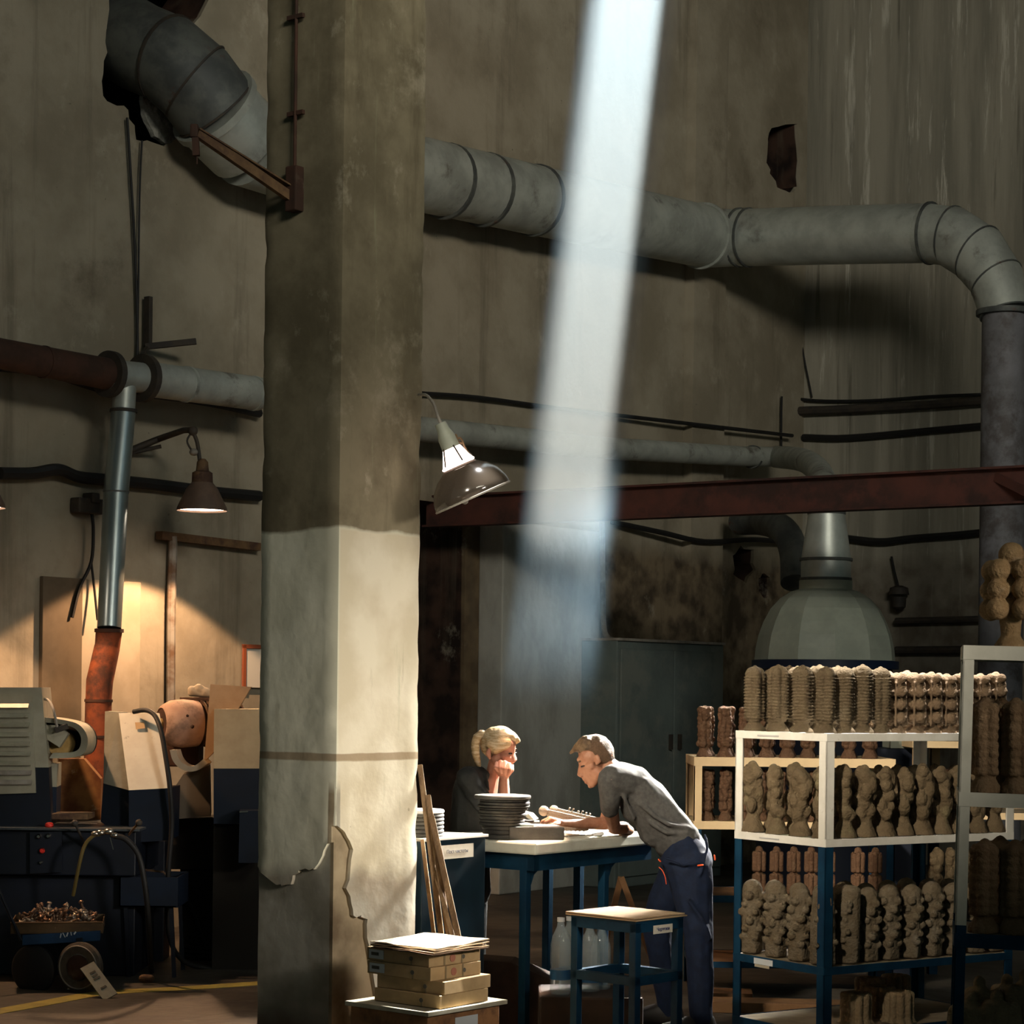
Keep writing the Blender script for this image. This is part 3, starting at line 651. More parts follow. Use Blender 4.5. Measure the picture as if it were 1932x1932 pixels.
# ---- glass lamp beside the pillar
gc = P(845, 868, 8.0); K = 8.0 / FPX
gl = thing('glass_lamp', tuple(P(800, 745, 8.0)), 'tilted lamp with smoky glass reflector and glowing neck beside the pillar', 'lamp')
axis = (P(882, 915, 8.02) - P(838, 815, 8.0)).normalized()
base = P(838, 815, 8.0)
def along(px_): return px_ * K
m_glass = bpy.data.materials.new('smoky_glass'); m_glass.use_nodes = True
nt = m_glass.node_tree; b = nt.nodes['Principled BSDF']; b.inputs['Base Color'].default_value = (.05, .04, .03, 1); b.inputs['Roughness'].default_value = .12; b.inputs['Alpha'].default_value = .72; b.inputs['Specular IOR Level'].default_value = .7
prof = [(26, 62), (34, 72), (52, 84), (66, 100), (74, 118), (76, 130), (73, 134)]
bm = nb(); lathe(bm, [(along(r), along(h)) for r, h in prof], base, 40, axis, caps=False); lathe(bm, [(along(r - 1.5), along(h - .5)) for r, h in prof], base, 40, axis, caps=False)
obj('glass_bowl', bm, m_glass, gl, 'all')
bm = nb(); lathe(bm, [(along(75.5), along(132)), (along(77.5), along(133)), (along(76.5), along(136)), (along(73.5), along(135.5)), (along(75.5), along(132))], base, 40, axis, caps=False); obj('lit_rim', bm, m_greycable, gl, True)  # added pale ring that draws the bowl's rim as lit
bm = nb(); lathe(bm, [(along(24), along(60)), (along(29), along(66)), (along(36), along(74))], base, 32, axis, caps=False); obj('bowl_collar', bm, m_shade, gl, True)
bm = nb(); lathe(bm, [(along(17), along(32)), (along(30), along(62)), (along(33), along(66)), (along(29), along(72)), (along(8), along(74))], base, 32, axis)
obj('glowing_neck', bm, mat('glowing_glass', (1, .8, .7), emis=((1.0, .80, .72), 9)), gl, True)
for k in range(5):
    bm = nb(); an = k / 5 * 2 * math.pi; a_ = axis.cross(Y1).normalized(); b_ = axis.cross(a_)
    d = a_ * math.cos(an) + b_ * math.sin(an)
    tube(bm, [base + axis * along(30) + d * along(17.6), base + axis * along(63) + d * along(31)], .0035, 6); obj('cage_wire', bm, m_blackmetal, gl)
bm = nb(); lathe(bm, [(along(11), along(-18)), (along(12), along(-4)), (along(14), along(2)), (along(17), along(12)), (along(18), along(33)), (along(14), along(34))], base, 24, axis); obj('lamp_holder', bm, m_clothgrey, gl, True)
bm = nb(); tube(bm, smoothpath([P(790, 745, 8.2), P(805, 746, 8.12), P(818, 762, 8.08), P(826, 785, 8.05), P(832, 800, 8.05)], 5), .006, 8); obj('hanger_pipe', bm, m_greycable, gl, True)
bm = nb(); tube(bm, smoothpath([P(852, 828, 8.0), P(860, 820, 8), P(864, 832, 8), P(872, 836, 8)], 4), .004, 6); tube(bm, smoothpath([P(856, 838, 8.0), P(868, 826, 8), P(878, 845, 8), P(886, 858, 8)], 4), .004, 6); obj('wing_clamp', bm, m_ochre, gl, True)
bm = nb(); ball(bm, P(877, 945, 8.0), .014, 2); obj('bulb_tip', bm, m_greycable, gl, True)
pl = bpy.data.lights.new('glass_lamp_light', 'POINT'); pl.energy = 0.8; pl.color = (1, .72, .5); pl.shadow_soft_size = .04
po = bpy.data.objects.new('glass_lamp_light', pl); COL.objects.link(po); po.location = base + axis * along(100)

# ---- iron arm on the pillar
nBv = -U
def PB(px, py, off=.0): return onplane(px, py, pc + nBv * off, nBv)
ia = thing('pillar_arm', tuple(PB(556, 360, .02)), 'rusty iron swing arm bolted to the pillar with a vertical rod', 'bracket')
bm = nb(); cbox(bm, PB(556, 357, .02), VV, nBv, Z1, .055, .05, .17, .006); obj('mounting_plate', bm, m_rust, ia)
bm = nb(); tube(bm, [PB(560, -60, .02), PB(556, 318, .025)], .007, 10); obj('vertical_rod', bm, m_rust, ia, True)
for y in (32, 214):
    bm = nb(); cbox(bm, PB(558, y, .02), VV, nBv, Z1, .08, .015, .016); obj('clip', bm, m_rust, ia)
tip = P(372, 250, 7.72)
bm = nb(); bar(bm, PB(548, 372, .03), tip, .022, .036); bar(bm, PB(548, 358, .03) + Z1 * .01, tip + Z1 * .012, .036, .006); obj('arm_beam', bm, m_ochre, ia)
bm = nb(); cbox(bm, tip - X1 * .01 + Z1 * .005, X1, Y1, Z1, .03, .03, .05, .008); bar(bm, tip + V3((-.006, 0, -.02)), tip + V3((-.002, 0, -.085)), .024, .024); tube(bm, [tip + V3((0, 0, -.08)), tip + V3((.001, 0, -.115))], .003, 6); obj('end_fitting', bm, m_rust, ia)

# ---- panels, picture on the lit wall
m_pan1 = mat('dark_brown_board', (.13, .10, .065), (.09, .07, .045), rough=.8, scale=3)
m_pan2 = mat('beige_door_paint', (.42, .36, .27), (.34, .29, .21), rough=.8, scale=3)
def wallboard(name, x0, y0, x1, y1, off, th, m, label, cat):
    a, b, c_ = WL(x0, y0, off), WL(x1, y0, off), WL(x0, y1, off)
    bm = nb(); add_box(bm, V3((a.x, a.y, min(c_.z, a.z))), U, NL, Z1, (b - a).dot(U), th, abs(a.z - c_.z), .004)
    return tag(obj(name, bm, m), label, cat)
wallboard('wall_panel', 75, 1087, 150, 1560, .004, .03, m_pan1, 'tall dark brown board on the wall left of the steel pipe', 'board')
wallboard('wall_panel', 151, 1092, 262, 1560, .004, .02, m_pan2, 'tall beige board on the wall behind the steel pipe', 'board')
pf = thing('picture_frame', tuple(WL(470, 1255, .03)), 'reddish framed notice on the wall at the edge of the pillar', 'frame')
a, b = WL(456, 1217, .02), WL(510, 1217, .02); hgt = (WL(456, 1217, .02) - WL(456, 1297, .02)).z
for (o_, w_, h_) in ((0, .025, hgt), ((b - a).dot(U), .025, hgt)):
    bm = nb(); add_box(bm, a + U * o_ - Z1 * hgt, U, NL, Z1, w_, .02, h_); obj('frame_side', bm, mat('red_frame', (.25, .07, .03), rough=.6), pf)
bm = nb(); add_box(bm, a - Z1 * .02, U, NL, Z1, (b - a).dot(U), .02, .025); obj('frame_top', bm, mat('red_frame', (.25, .07, .03), rough=.6), pf)
bm = nb(); add_box(bm, a - Z1 * hgt, U, NL, Z1, (b - a).dot(U), .008, hgt); obj('sheet', bm, mat('pale_sheet', (.55, .55, .5), rough=.7), pf)

# ---- tall green cabinet behind the table
m_cab = mat('dark_green_grey_paint', (.13, .165, .155), (.10, .125, .12), (.17, .19, .17), rough=.6, scale=3, scale2=2)
q0 = WL(1165, 1210, .55); q1 = WL(1365, 1216, .55); wd_ = (q1 - q0).dot(U); hh = (q0.z + q1.z) / 2
cb = thing('tall_cabinet', (q0.x, q0.y, 0), 'tall dark green-grey double-door cabinet against the wall behind the man', 'cabinet')
bm = nb(); add_box(bm, V3((q0.x, q0.y, 0)), U, -NL, Z1, wd_, .5, hh, .01); obj('body', bm, m_cab, cb)
for k in range(2):
    bm = nb(); add_box(bm, V3((q0.x, q0.y, .08)) + U * (.03 + k * (wd_ - .04) / 2), U, NL, Z1, (wd_ - .08) / 2, .02, hh - .14, .006); d_ = obj('door', bm, m_cab, cb)
    bm = nb(); cbox(bm, V3((q0.x, q0.y, 1.1)) + U * (wd_ / 2 + (-.06 if k == 0 else .07)) + NL * .035, U, NL, Z1, .02, .03, .12); obj('handle', bm, m_blackmetal, d_)
bm = nb(); add_box(bm, V3((q0.x, q0.y, hh)) + NL * .02, U, -NL, Z1, wd_, .54, .02); obj('top', bm, m_greycable, cb)

# ---- room behind the doorway
m_oldwood = mat('dark_stained_wood', (.10, .055, .025), (.06, .03, .015), rough=.7, scale=4, stretch=(1, 1, 5))
def fb(x0, y0, x1, y1, Y, d):
    """box whose front face shows at the given outline at depth Y"""
    a, b = P(x0, y1, Y), P(x1, y0, Y); bm = nb(); add_box(bm, V3((a.x, Y, a.z)), X1, Y1, Z1, b.x - a.x, d, b.z - a.z, .004); return bm
YR = 17.0
ts = thing('tool_shelf', (P(800, 1390, YR).x, YR, 0), 'dark wooden shelf unit with drawers seen through the doorway', 'shelf unit')
obj('drawer_front', fb(740, 1303, 858, 1390, YR, .4), m_oldwood, ts)
obj('counter', fb(735, 1297, 872, 1303, YR - .03, .5), m_ochre, ts)
obj('shelf_board', fb(735, 1142, 872, 1152, YR, .4), m_oldwood, ts)
obj('shelf_board', fb(735, 1188, 872, 1200, YR, .4), m_dark, ts)
obj('side_panel', fb(872, 1165, 883, 1420, YR, .4), m_dark, ts)
a = P(740, 1390, YR); bm = nb(); add_box(bm, V3((a.x, YR + .02, 0)), X1, Y1, Z1, P(870, 1390, YR).x - a.x, .36, a.z); obj('plinth', bm, m_dark, ts)
obj('back_board', fb(738, 1200, 842, 1297, YR + .3, .03), mat('grey_back_board', (.17, .20, .19), (.14, .16, .15), rough=.6, scale=4), ts, label='pale grey back board')
obj('back_post', fb(838, 1200, 846, 1297, YR + .25, .03), m_oldwood, ts)
tag(obj('orange_crate', fb(795, 1166, 872, 1187, YR + .02, .3), mat('orange_wood', (.22, .09, .03), rough=.7)), 'brown-orange crate on the upper doorway shelf', 'crate')
bb = thing('blue_tool_box', tuple(P(820, 1297, YR + .05)), 'dark blue box with a loop handle on the doorway counter', 'box')
obj('body', fb(770, 1276, 843, 1297, YR + .05, .2), m_dblue, bb)
bm = nb(); tube(bm, smoothpath([P(804, 1277, YR + .15), P(807, 1265, YR + .15), P(812, 1265, YR + .15), P(815, 1277, YR + .15)], 4), .008, 8); obj('handle', bm, m_cable, bb, True)
tag(obj('pale_box', fb(845, 1279, 869, 1298, YR + .05, .12), mat('bluish_box', (.35, .40, .42), rough=.6)), 'small bluish-white box at the end of the doorway counter', 'box')
m_note = mat('note_paper', (.42, .36, .26), rough=.8)
tag(obj('paper_note', fb(780, 1306, 820, 1323, YR - .04, .004), m_note), 'pale paper note on the drawer front in the doorway', 'paper')
tag(obj('paper_note', fb(856, 1306, 869, 1316, YR - .04, .004), mat('red_note', (.35, .09, .05), rough=.8)), 'reddish tag at the end of the doorway counter', 'paper')
tag(obj('paper_note', fb(856, 1321, 867, 1337, YR - .04, .004), m_note), 'narrow beige tag below the reddish tag', 'paper')
tag(obj('white_handle_bar', fb(780, 1330, 810, 1334, YR - .04, .02), mat('white_bar', (.7, .65, .55), rough=.5)), 'white horizontal bar on the doorway drawer unit', 'bar')
# ================================================================ work table
m_blue = mat('blue_paint', (.006, .038, .075), (.004, .024, .052), (.006, .024, .042), rough=.55, scale=8, scale2=6, lo2=.62, hi2=.75, spec=.12)
m_bluedk = mat('shaded_blue_paint', (.0022, .012, .020), (.0015, .008, .014), (.006, .010, .013), rough=.5, scale=8, scale2=6, lo2=.62, hi2=.75, spec=.3)  # blue paint again, with the cabinet's shade darkened into the colour
m_white = mat('chipped_white_paint', (.74, .70, .62), (.64, .60, .52), (.42, .36, .28), rough=.55, scale=9, scale2=12, lo2=.66, hi2=.74)
m_cream = mat('cream_paint', (.78, .58, .33), (.70, .51, .29), (.40, .30, .18), rough=.6, scale=9, scale2=10, lo2=.64, hi2=.74)
m_top = mat('worn_white_board', (.66, .65, .54), (.58, .56, .46), (.40, .36, .26), rough=.6, scale=12, scale2=9, lo2=.62, hi2=.74)
TO = V3((P(1011, 1591, 8.81).x, 8.81, 0)); TZ = .86
def T(u, v, z=TZ): return V3((TO.x, TO.y, 0)) + U * u + VV * v + Z1 * z
tb_ = thing('work_table', (T(.5, .3, 0)), 'tall work table with thick white top and blue steel legs between the two workers', 'table')
bm = nb(); add_box(bm, T(0, 0, TZ - .05), U, VV, Z1, .95, .64, .05, .008); obj('tabletop', bm, m_top, tb_)
bm = nb(); add_box(bm, T(.03, .03, TZ - .12), U, VV, Z1, .89, .035, .07); obj('apron', bm, m_blue, tb_)
bm = nb(); add_box(bm, T(.03, .03, TZ - .12), VV, U, Z1, .58, .035, .07); obj('apron', bm, m_blue, tb_)
bm = nb(); add_box(bm, T(.03, .58, TZ - .12), U, VV, Z1, .89, .035, .07); obj('apron', bm, m_blue, tb_)
for (u, v) in ((.03, .07), (.58, .05), (.03, .57), (.83, .36), (.88, .57)):
    bm = nb(); add_box(bm, T(u, v, 0), U, VV, Z1, .036, .036, TZ - .06, .004)
    # gusset curving into the apron
    prism(bm, [T(u + .036, v, TZ - .12), T(u + .09, v, TZ - .12), T(u + .055, v, TZ - .14), T(u + .036, v, TZ - .18)], VV * .03)
    obj('leg', bm, m_blue, tb_)

# ---- things on the table
m_disc = mat('dark_lap_disc', (.024, .023, .020), (.016, .015, .014), (.05, .043, .033), rough=.7, scale=12, scale2=8)
pcx = P(949, 1577, 9.1)
pu = V3((pcx.x, 9.08, TZ))
rs = [(.095, .020), (.088, .018), (.092, .016), (.10, .012), (.098, .012), (.096, .014), (.105, .010), (.10, .012), (.104, .010), (.112, .010), (.108, .012), (.106, .010), (.122, .016)]
z = TZ; names = len(rs)
for i, (r, h) in enumerate(rs):
    ox, oy = random.uniform(-.006, .006), random.uniform(-.006, .006)
    if i == 0 or i == 1: ox = .0
    bm = nb(); lathe(bm, [(r * .97, 0), (r, h * .25), (r, h * .75), (r * .97, h)], (pu.x + ox, pu.y + oy, z), 40)
    o = obj('round_plate', bm, m_disc if i < 12 else mat('top_plate', (.06, .056, .046), (.045, .042, .035), rough=.6, scale=9), None, True)
    where = 'topmost and widest of' if i == 12 else ('lowest of' if i == 0 else f'{ordinal(i)} from the bottom of')
    tag(o, f'dark round plate, {where} the tall stack on the work table', 'plate', 'plates stacked on the work table'); z += h + .0012
m_slab = mat('grey_slab', (.055, .052, .046), (.04, .037, .033), rough=.8, scale=10, bump=.3)
sb0 = P(961, 1585, 8.98)
sl = V3((sb0.x, 8.98, TZ)); bm = nb()
dA = V3((.985, .17, 0)).normalized(); dB = V3((-.17, .985, 0))
add_box(bm, sl, dA, dB, Z1, .238, .22, .056, .006); tag(obj('grey_slab', bm, m_slab), 'flat dark grey slab box at the near edge of the work table', 'box')
bm = nb(); add_box(bm, sl + dA * .0 + dB * .03 + Z1 * .0575, dA, dB, Z1, .11, .15, .006, .001); tag(obj('thin_sheet', bm, m_top), 'thin pale sheet under the man\'s fingers on the grey slab', 'sheet')
# white paper and rag beside the elbow
pw = P(1128, 1576, 9.22); bm = nb()
hull(bm, [(V3((pw.x - .015, 9.28, TZ + .005)), .004), (V3((pw.x + .02, 9.28, TZ + .012)), .010), (V3((pw.x + .02, 9.34, TZ + .008)), .006), (V3((pw.x - .02, 9.33, TZ + .005)), .004)])
tag(obj('folded_paper', bm, mat('bright_paper', (.85, .82, .76), rough=.8)), 'small crumpled white paper by the man\'s elbow', 'paper')
bm = nb(); add_box(bm, V3((pw.x - .13, 9.22, TZ + .001)), U, VV, Z1, .13, .10, .003, .0008); tag(obj('brown_card', bm, mat('brown_card', (.30, .25, .17), rough=.9)), 'brown card lying flat on the table by the grey slab', 'card')
bm = nb(); q = P(998, 1541, 9.45)
prism(bm, [q + V3((-.035, 0, .02)), q + V3((.0, 0, .012)), q + V3((.024, 0, -.014)), q + V3((-.004, 0, -.008))], V3((.02, .11, .0))); tag(obj('pale_trowel', bm, mat('pale_blade', (.30, .31, .27), rough=.5)), 'small pale pointed blade resting beside the plate stack', 'blade')
bm = nb(); cbox(bm, V3((q.x, 9.53, TZ + .025)), X1, Y1, Z1, .10, .14, .048, .006); tag(obj('dark_block', bm, m_slab), 'dark block behind the plate stack holding the pale blade', 'block')
# wax casting tree lying on the table
m_clayp = mat('pale_casting', (.36, .30, .24), (.28, .23, .18), rough=.8, scale=20, bump=.3, bscale=60)
ct0 = P(1030, 1530, 9.42); cdir = V3((1, .05, -.22)).normalized()
ct = thing('casting_tree', (ct0.x + .08, 9.42, TZ), 'casting tree with two ball ends, ribs and small pegs lying on the work table', 'casting')
for k, (px, py, yy) in enumerate(((1026, 1530, 9.38), (1045, 1528, 9.52))):
    c = P(px, py, yy); bm = nb(); ball(bm, c, .023 - .002 * k, 3); obj('ball_end', bm, m_clayp, ct, 'all')
    bm = nb(); L_ = .18; a = c + V3((.015, 0, 0)); bar(bm, a, a + cdir * L_, .028, .016, bevel=.003); obj('spine', bm, m_clayp, ct)
    for j in range(9):
        d = a + cdir * (.012 + j * .019); bm = nb(); bar(bm, d + V3((0, 0, -.004)), V3((d.x + .012, d.y, TZ + .016 + .0)) if k == 0 else d + V3((.008, 0, -.03)), .028, .008, up=Y1, bevel=.002); obj('rib', bm, m_clayp, ct)
for j in range(7):
    px, py = [(1075, 1525), (1082, 1527), (1091, 1531), (1099, 1531), (1106, 1534), (1113, 1536), (1091, 1544)][j]
    c = P(px, py, 9.42 + .01 * (j % 3)); bm = nb(); ball(bm, c, .0050, 2); tube(bm, [c, c + V3((-.012, 0, -.02))], .0022, 6); obj('peg', bm, m_clayp, ct, 'all')

# ---- blue cabinet with disc stack
C0 = P(797, 1580, 8.42); C0 = V3((C0.x, 8.42, 0)); CZ = .9
bc = thing('blue_cabinet', tuple(C0 + U * .2 + VV * .17), 'blue steel cabinet with a white top and paper sign beside the pillar', 'cabinet')
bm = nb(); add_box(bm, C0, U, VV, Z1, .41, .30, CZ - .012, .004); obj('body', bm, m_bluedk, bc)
bm = nb(); add_box(bm, C0 + Z1 * (CZ - .011) - VV * .008, U, VV, Z1, .42, .31, .011, .002); obj('top', bm, m_white, bc)
m_paper = mat('sign_paper', (.68, .62, .50), (.62, .56, .45), rough=.8, scale=20)
m_ink = mat('sign_ink', (.12, .12, .13), rough=.8)
sg0 = onplane(831, 1622, C0 - VV * .004, -VV); sg1 = onplane(893, 1585, C0 - VV * .004, -VV)
wS = (sg1 - sg0).dot(U); hS = sg1.z - sg0.z - .012
bm = nb(); add_box(bm, V3((sg0.x, sg0.y, sg0.z)), U, -VV, Z1, wS, .0015, hS); sgn = obj('sign', bm, m_paper, bc)
text('Пост чистоты', .021, V3((sg0.x, sg0.y, sg0.z)) + U * wS / 2 + Z1 * hS / 2 - VV * .0025, U, Z1, m_ink, sgn)
dc = C0 + U * .12 + VV * .12; z = CZ
m_wdisc = mat('white_disc_face', (.75, .72, .66), rough=.6)
for i in range(7):
    h = .0145; bm = nb(); lathe(bm, [(.10, 0), (.104, .004), (.104, .010), (.10, h)], (dc.x, dc.y, z), 40)
    tag(obj('grinding_disc', bm, m_disc if i < 6 else m_wdisc, None, True), ('white-faced disc on top of' if i == 6 else f'dark disc, {"lowest" if i == 0 else ordinal(i) + " from the bottom"} of') + ' the stack on the blue cabinet', 'disc', 'discs stacked on the blue cabinet'); z += h + .0012
for i in range(4):
    pass
# ---- wooden laths leaning between pillar and cabinet
m_lath = mat('raw_lath_wood', (.26, .17, .09), (.18, .11, .055), (.10, .06, .03), rough=.8, scale=9, stretch=(3, 3, .5), scale2=6)
def lath(x0, y0, x1, y1, Y0, Y1_, wd, label):
    a = P(x0, y0, Y0); b = P(x1, y1, Y1_); d = b - a; b2 = a + d * (a.z / -d.z) if d.z < 0 else b
    b2.z = .002; bm = nb(); bar(bm, b2, a, wd, .018, up=Y1, bevel=.003); return tag(obj('wooden_lath', bm, m_lath), label, 'lath', 'laths leaning by the pillar')
lath(792, 1443, 834, 1775, 8.33, 8.17, .022, 'tallest wooden lath leaning against the pillar edge')
lath(807, 1500, 848, 1775, 8.30, 8.14, .022, 'second tallest lath, leaning in front of the blue cabinet')
lath(814, 1540, 866, 1775, 8.27, 8.11, .024, 'outermost reddish lath crossing the blue cabinet')
lath(797, 1585, 820, 1775, 8.36, 8.20, .016, 'short thin lath closest to the pillar')
lath(820, 1640, 856, 1775, 8.24, 8.08, .018, 'short inner lath between the two longer ones')

# ---- stool with cardboard
SO = P(1200, 1740, 7.8); SZ = P(1200, 1737, 7.8).z
sA = V3((-.74, .672, 0)).normalized(); sB = V3((.672, .74, 0)).normalized()
S0 = V3((SO.x, SO.y, 0)); 
st = thing('blue_stool', tuple(S0 + sA * .15 + sB * .15), 'blue steel stool stand with a small paper label in front of the man', 'stool')
LA_, LB_ = .315, .285
for (i, j) in ((0, 0), (1, 0), (0, 1), (1, 1)):
    bm = nb(); add_box(bm, S0 + sA * (i * (LA_ - .032)) + sB * (j * (LB_ - .032)), sA, sB, Z1, .032, .032, SZ - .012, .003); obj('leg', bm, m_blue, st)
for z_, h_, nm in ((SZ - .048, .036, 'top_rail'), (P(1200, 1862, 7.8).z, .035, 'lower_rail')):
    for (o_, ax, ay, l_) in ((0, sA, sB, LA_), (LB_ - .03, sA, sB, LA_)):
        bm = nb(); add_box(bm, S0 + ay * o_ + Z1 * z_, ax, ay, Z1, l_, .028, h_, .002); obj(nm, bm, m_blue, st)
    for (o_, ax, ay, l_) in ((0, sB, sA, LB_), (LA_ - .03, sB, sA, LB_)):
        bm = nb(); add_box(bm, S0 + ay * o_ + Z1 * z_, ax, ay, Z1, l_, .028, h_, .002); obj(nm, bm, m_blue, st)
bm = nb(); add_box(bm, S0 + Z1 * (SZ - .012), sA, sB, Z1, LA_, LB_, .008); obj('seat_plate', bm, m_blue, st)
lg = S0 + sB * .10 - sA * .0016 + Z1 * (SZ - .058); bm = nb(); add_box(bm, lg, sB, -sA, Z1, .115, .0015, .032); lb_ = obj('label_plate', bm, m_paper, st)
text('Чертежи', .018, lg + sB * .057 + Z1 * .016 - sA * .003, sB, Z1, mat('blue_ink', (.08, .09, .2), rough=.8), lb_)
m_card = mat('cardboard', (.42, .29, .17), (.37, .25, .14), rough=.85, scale=15)
for k in range(2):
    bm = nb(); add_box(bm, S0 - sA * .012 - sB * .012 + sA * (.012 * k) + Z1 * (SZ - .003 + k * .007), sA, sB, Z1, LA_ + .03 - .012 * k, LB_ + .02, .005, .001)
    tag(obj('cardboard_sheet', bm, m_card), ('upper' if k else 'lower') + ' brown cardboard sheet lying on the blue stool', 'cardboard', 'cardboard sheets on the stool')

# ---- bottles behind the stool
m_pet = bpy.data.materials.new('clear_plastic'); m_pet.use_nodes = True
b = m_pet.node_tree.nodes['Principled BSDF']; b.inputs['Base Color'].default_value = (.55, .68, .72, 1); b.inputs['Alpha'].default_value = .28; b.inputs['Roughness'].default_value = .08; b.inputs['Specular IOR Level'].default_value = .9
m_cap = mat('white_cap', (.6, .6, .58), rough=.5)
BY = 8.55
m_dwood = mat('near_black_wood', (.035, .022, .014), (.02, .013, .009), rough=.85, scale=6)  # very dark brown wood
def bottle(px, Y, top, k, label):
    base_ = P(px, 1860, Y); h = .31; r = .042
    z0 = P(px, top, Y).z - h
    t = thing('plastic_bottle', (base_.x, Y, z0), label, 'bottle', 'clear bottles behind the stool')
    pr = [(.036, 0), (r, .01), (r, .10), (r * .93, .11), (r, .12), (r, .20), (r * .8, .235), (.016, .275), (.014, .295)]
    bm = nb(); lathe(bm, pr, (base_.x, Y, z0), 20); obj('body', bm, m_pet, t, True)
    bm = nb(); lathe(bm, [(.016, .293), (.016, .31)], (base_.x, Y, z0), 16); obj('cap', bm, m_cap, t, True)
    bm = nb(); lathe(bm, [(r * 1.01, .06), (r * 1.01, .10)], (base_.x, Y, z0), 20, caps=False); obj('blue_band', bm, mat('bottle_label', (.02, .09, .2), rough=.5), t, True)
    return z0
z0 = bottle(1057, 8.62, 1731, 0, 'front clear plastic bottle just left of the blue stool')
bottle(1074, 8.78, 1729, 1, 'clear plastic bottle half hidden behind the front one')
bottle(1112, 8.75, 1738, 2, 'clear bottle seen between the stool legs, nearest the open side')
bottle(1133, 8.82, 1738, 3, 'clear bottle seen in the middle between the stool legs')
bm = nb(); cbox(bm, V3((.335, 8.74, z0 / 2 - .002)), X1, Y1, Z1, .42, .38, z0 - .004, .01); tag(obj('dark_crate', bm, m_dwood), 'dark wooden crate under the work table carrying the bottles', 'crate')
a = P(965, 1800, 9.0); bm = nb(); prism(bm, [V3((P(905, 1, 9.0).x, 9.0, 0)), V3((P(1062, 1, 9.0).x, 8.98, 0)), V3((P(1062, 1, 9.0).x, 8.98, .27)), V3((P(985, 1, 9.0).x, 8.99, .34)), V3((P(905, 1, 9.0).x, 9.0, .35))], V3((.02, .2, 0)))
tag(obj('dark_container', bm, m_dwood), 'dark sloping container on the floor under the work table', 'container')
# wooden trestle leg behind, low planks
m_plank = mat('orange_brown_plank', (.20, .105, .045), (.13, .065, .025), rough=.8, scale=6)
tr = thing('wooden_trestle', tuple(onz(1190, 1700, 0) * 0 + V3((P(1190, 1700, 10.6).x, 10.6, 0))), 'thin wooden trestle standing behind the table legs', 'trestle')
bm = nb(); tp = P(1172, 1655, 10.6); bar(bm, tp, V3((P(1215, 1790, 10.6).x + .1, 10.55, 0)), .03, .02, up=Y1); obj('leg', bm, m_plank, tr)
bm = nb(); bar(bm, tp, V3((tp.x - .12, 10.75, 0)), .03, .02, up=Y1); obj('leg', bm, m_plank, tr)

# ================================================================ cartons by the pillar
m_box = mat('carton_board', (.50, .34, .17), (.43, .29, .14), rough=.85, scale=18)
m_boxd = mat('stencil_ink', (.10, .09, .07), rough=.9)
m_boxr = mat('faded_red_stamp', (.40, .16, .10), rough=.9)
m_lab = mat('white_label', (.60, .62, .62), rough=.7)
BYc = 7.3
def corner(px, py, Y): q = P(px, py, Y); return V3((q.x, q.y, q.z))
def carton(px, ytop, ybot, wl_, wr_, dl, dr, Y, label, marks=True, lab=False):
    c = corner(px, ybot, Y); h = corner(px, ytop, Y).z - c.z
    t = thing('carton', tuple(c), label, 'box', 'flat cartons stacked on the plywood lid')
    bm = nb(); add_box(bm, c, dl, dr, Z1, wl_, wr_, h, .002); obj('box_body', bm, m_box, t)
    nl = (dr * -1); nr = (dl * -1)
    if marks:
        for k, f in ((0, .28), (1, .62)):
            bm = nb(); add_box(bm, c + dr * (wr_ * f) - dl * .0012, dr, -dl, Z1, .008, .0008, h); obj('stripe', bm, mat('tape_shade', (.26, .19, .10), rough=.8), t)
        bm = nb(); lathe(bm, [(.008, 0), (.008, .0012)], c + dr * (wr_ * .66) + Z1 * h * .5 - dl * .0012, 16, -dl); obj('dot_mark', bm, m_boxd, t)
        bm = nb(); lathe(bm, [(.011, 0), (.014, 0), (.014, .0012), (.011, .0012)], c + dr * (wr_ * .45) + Z1 * h * .5 - dl * .0012, 20, -dl); obj('red_stamp', bm, m_boxr, t)
    bm = nb(); lathe(bm, [(.008, 0), (.008, .0012)], c + dl * (wl_ * .28) + Z1 * h * .5 - dr * .0012, 16, -dr); obj('dot_mark', bm, m_boxd, t)
    bm = nb(); add_box(bm, c + dl * (wl_ * .26) - dr * .0012, dl, -dr, Z1, .008, .0008, h * .45); obj('stripe', bm, mat('tape_shade', (.26, .19, .10), rough=.8), t)
    if lab:
        bm = nb(); add_box(bm, c + dl * (wl_ * .72) + Z1 * h * .15 - dr * .0014, dl, -dr, Z1, wl_ * .24, .001, h * .7); l_ = obj('white_label', bm, m_lab, t)
        bm = nb(); add_box(bm, c + dl * (wl_ * .80) + Z1 * h * .4 - dr * .0026, dl, -dr, Z1, wl_ * .12, .0006, h * .25); obj('printed_lines', bm, m_boxd, l_)
    return t
dlx = V3((-.78, .626, 0)).normalized(); drx = V3((.60, .80, 0)).normalized()
def rot(v, a): return Matrix.Rotation(math.radians(a), 3, 'Z') @ v
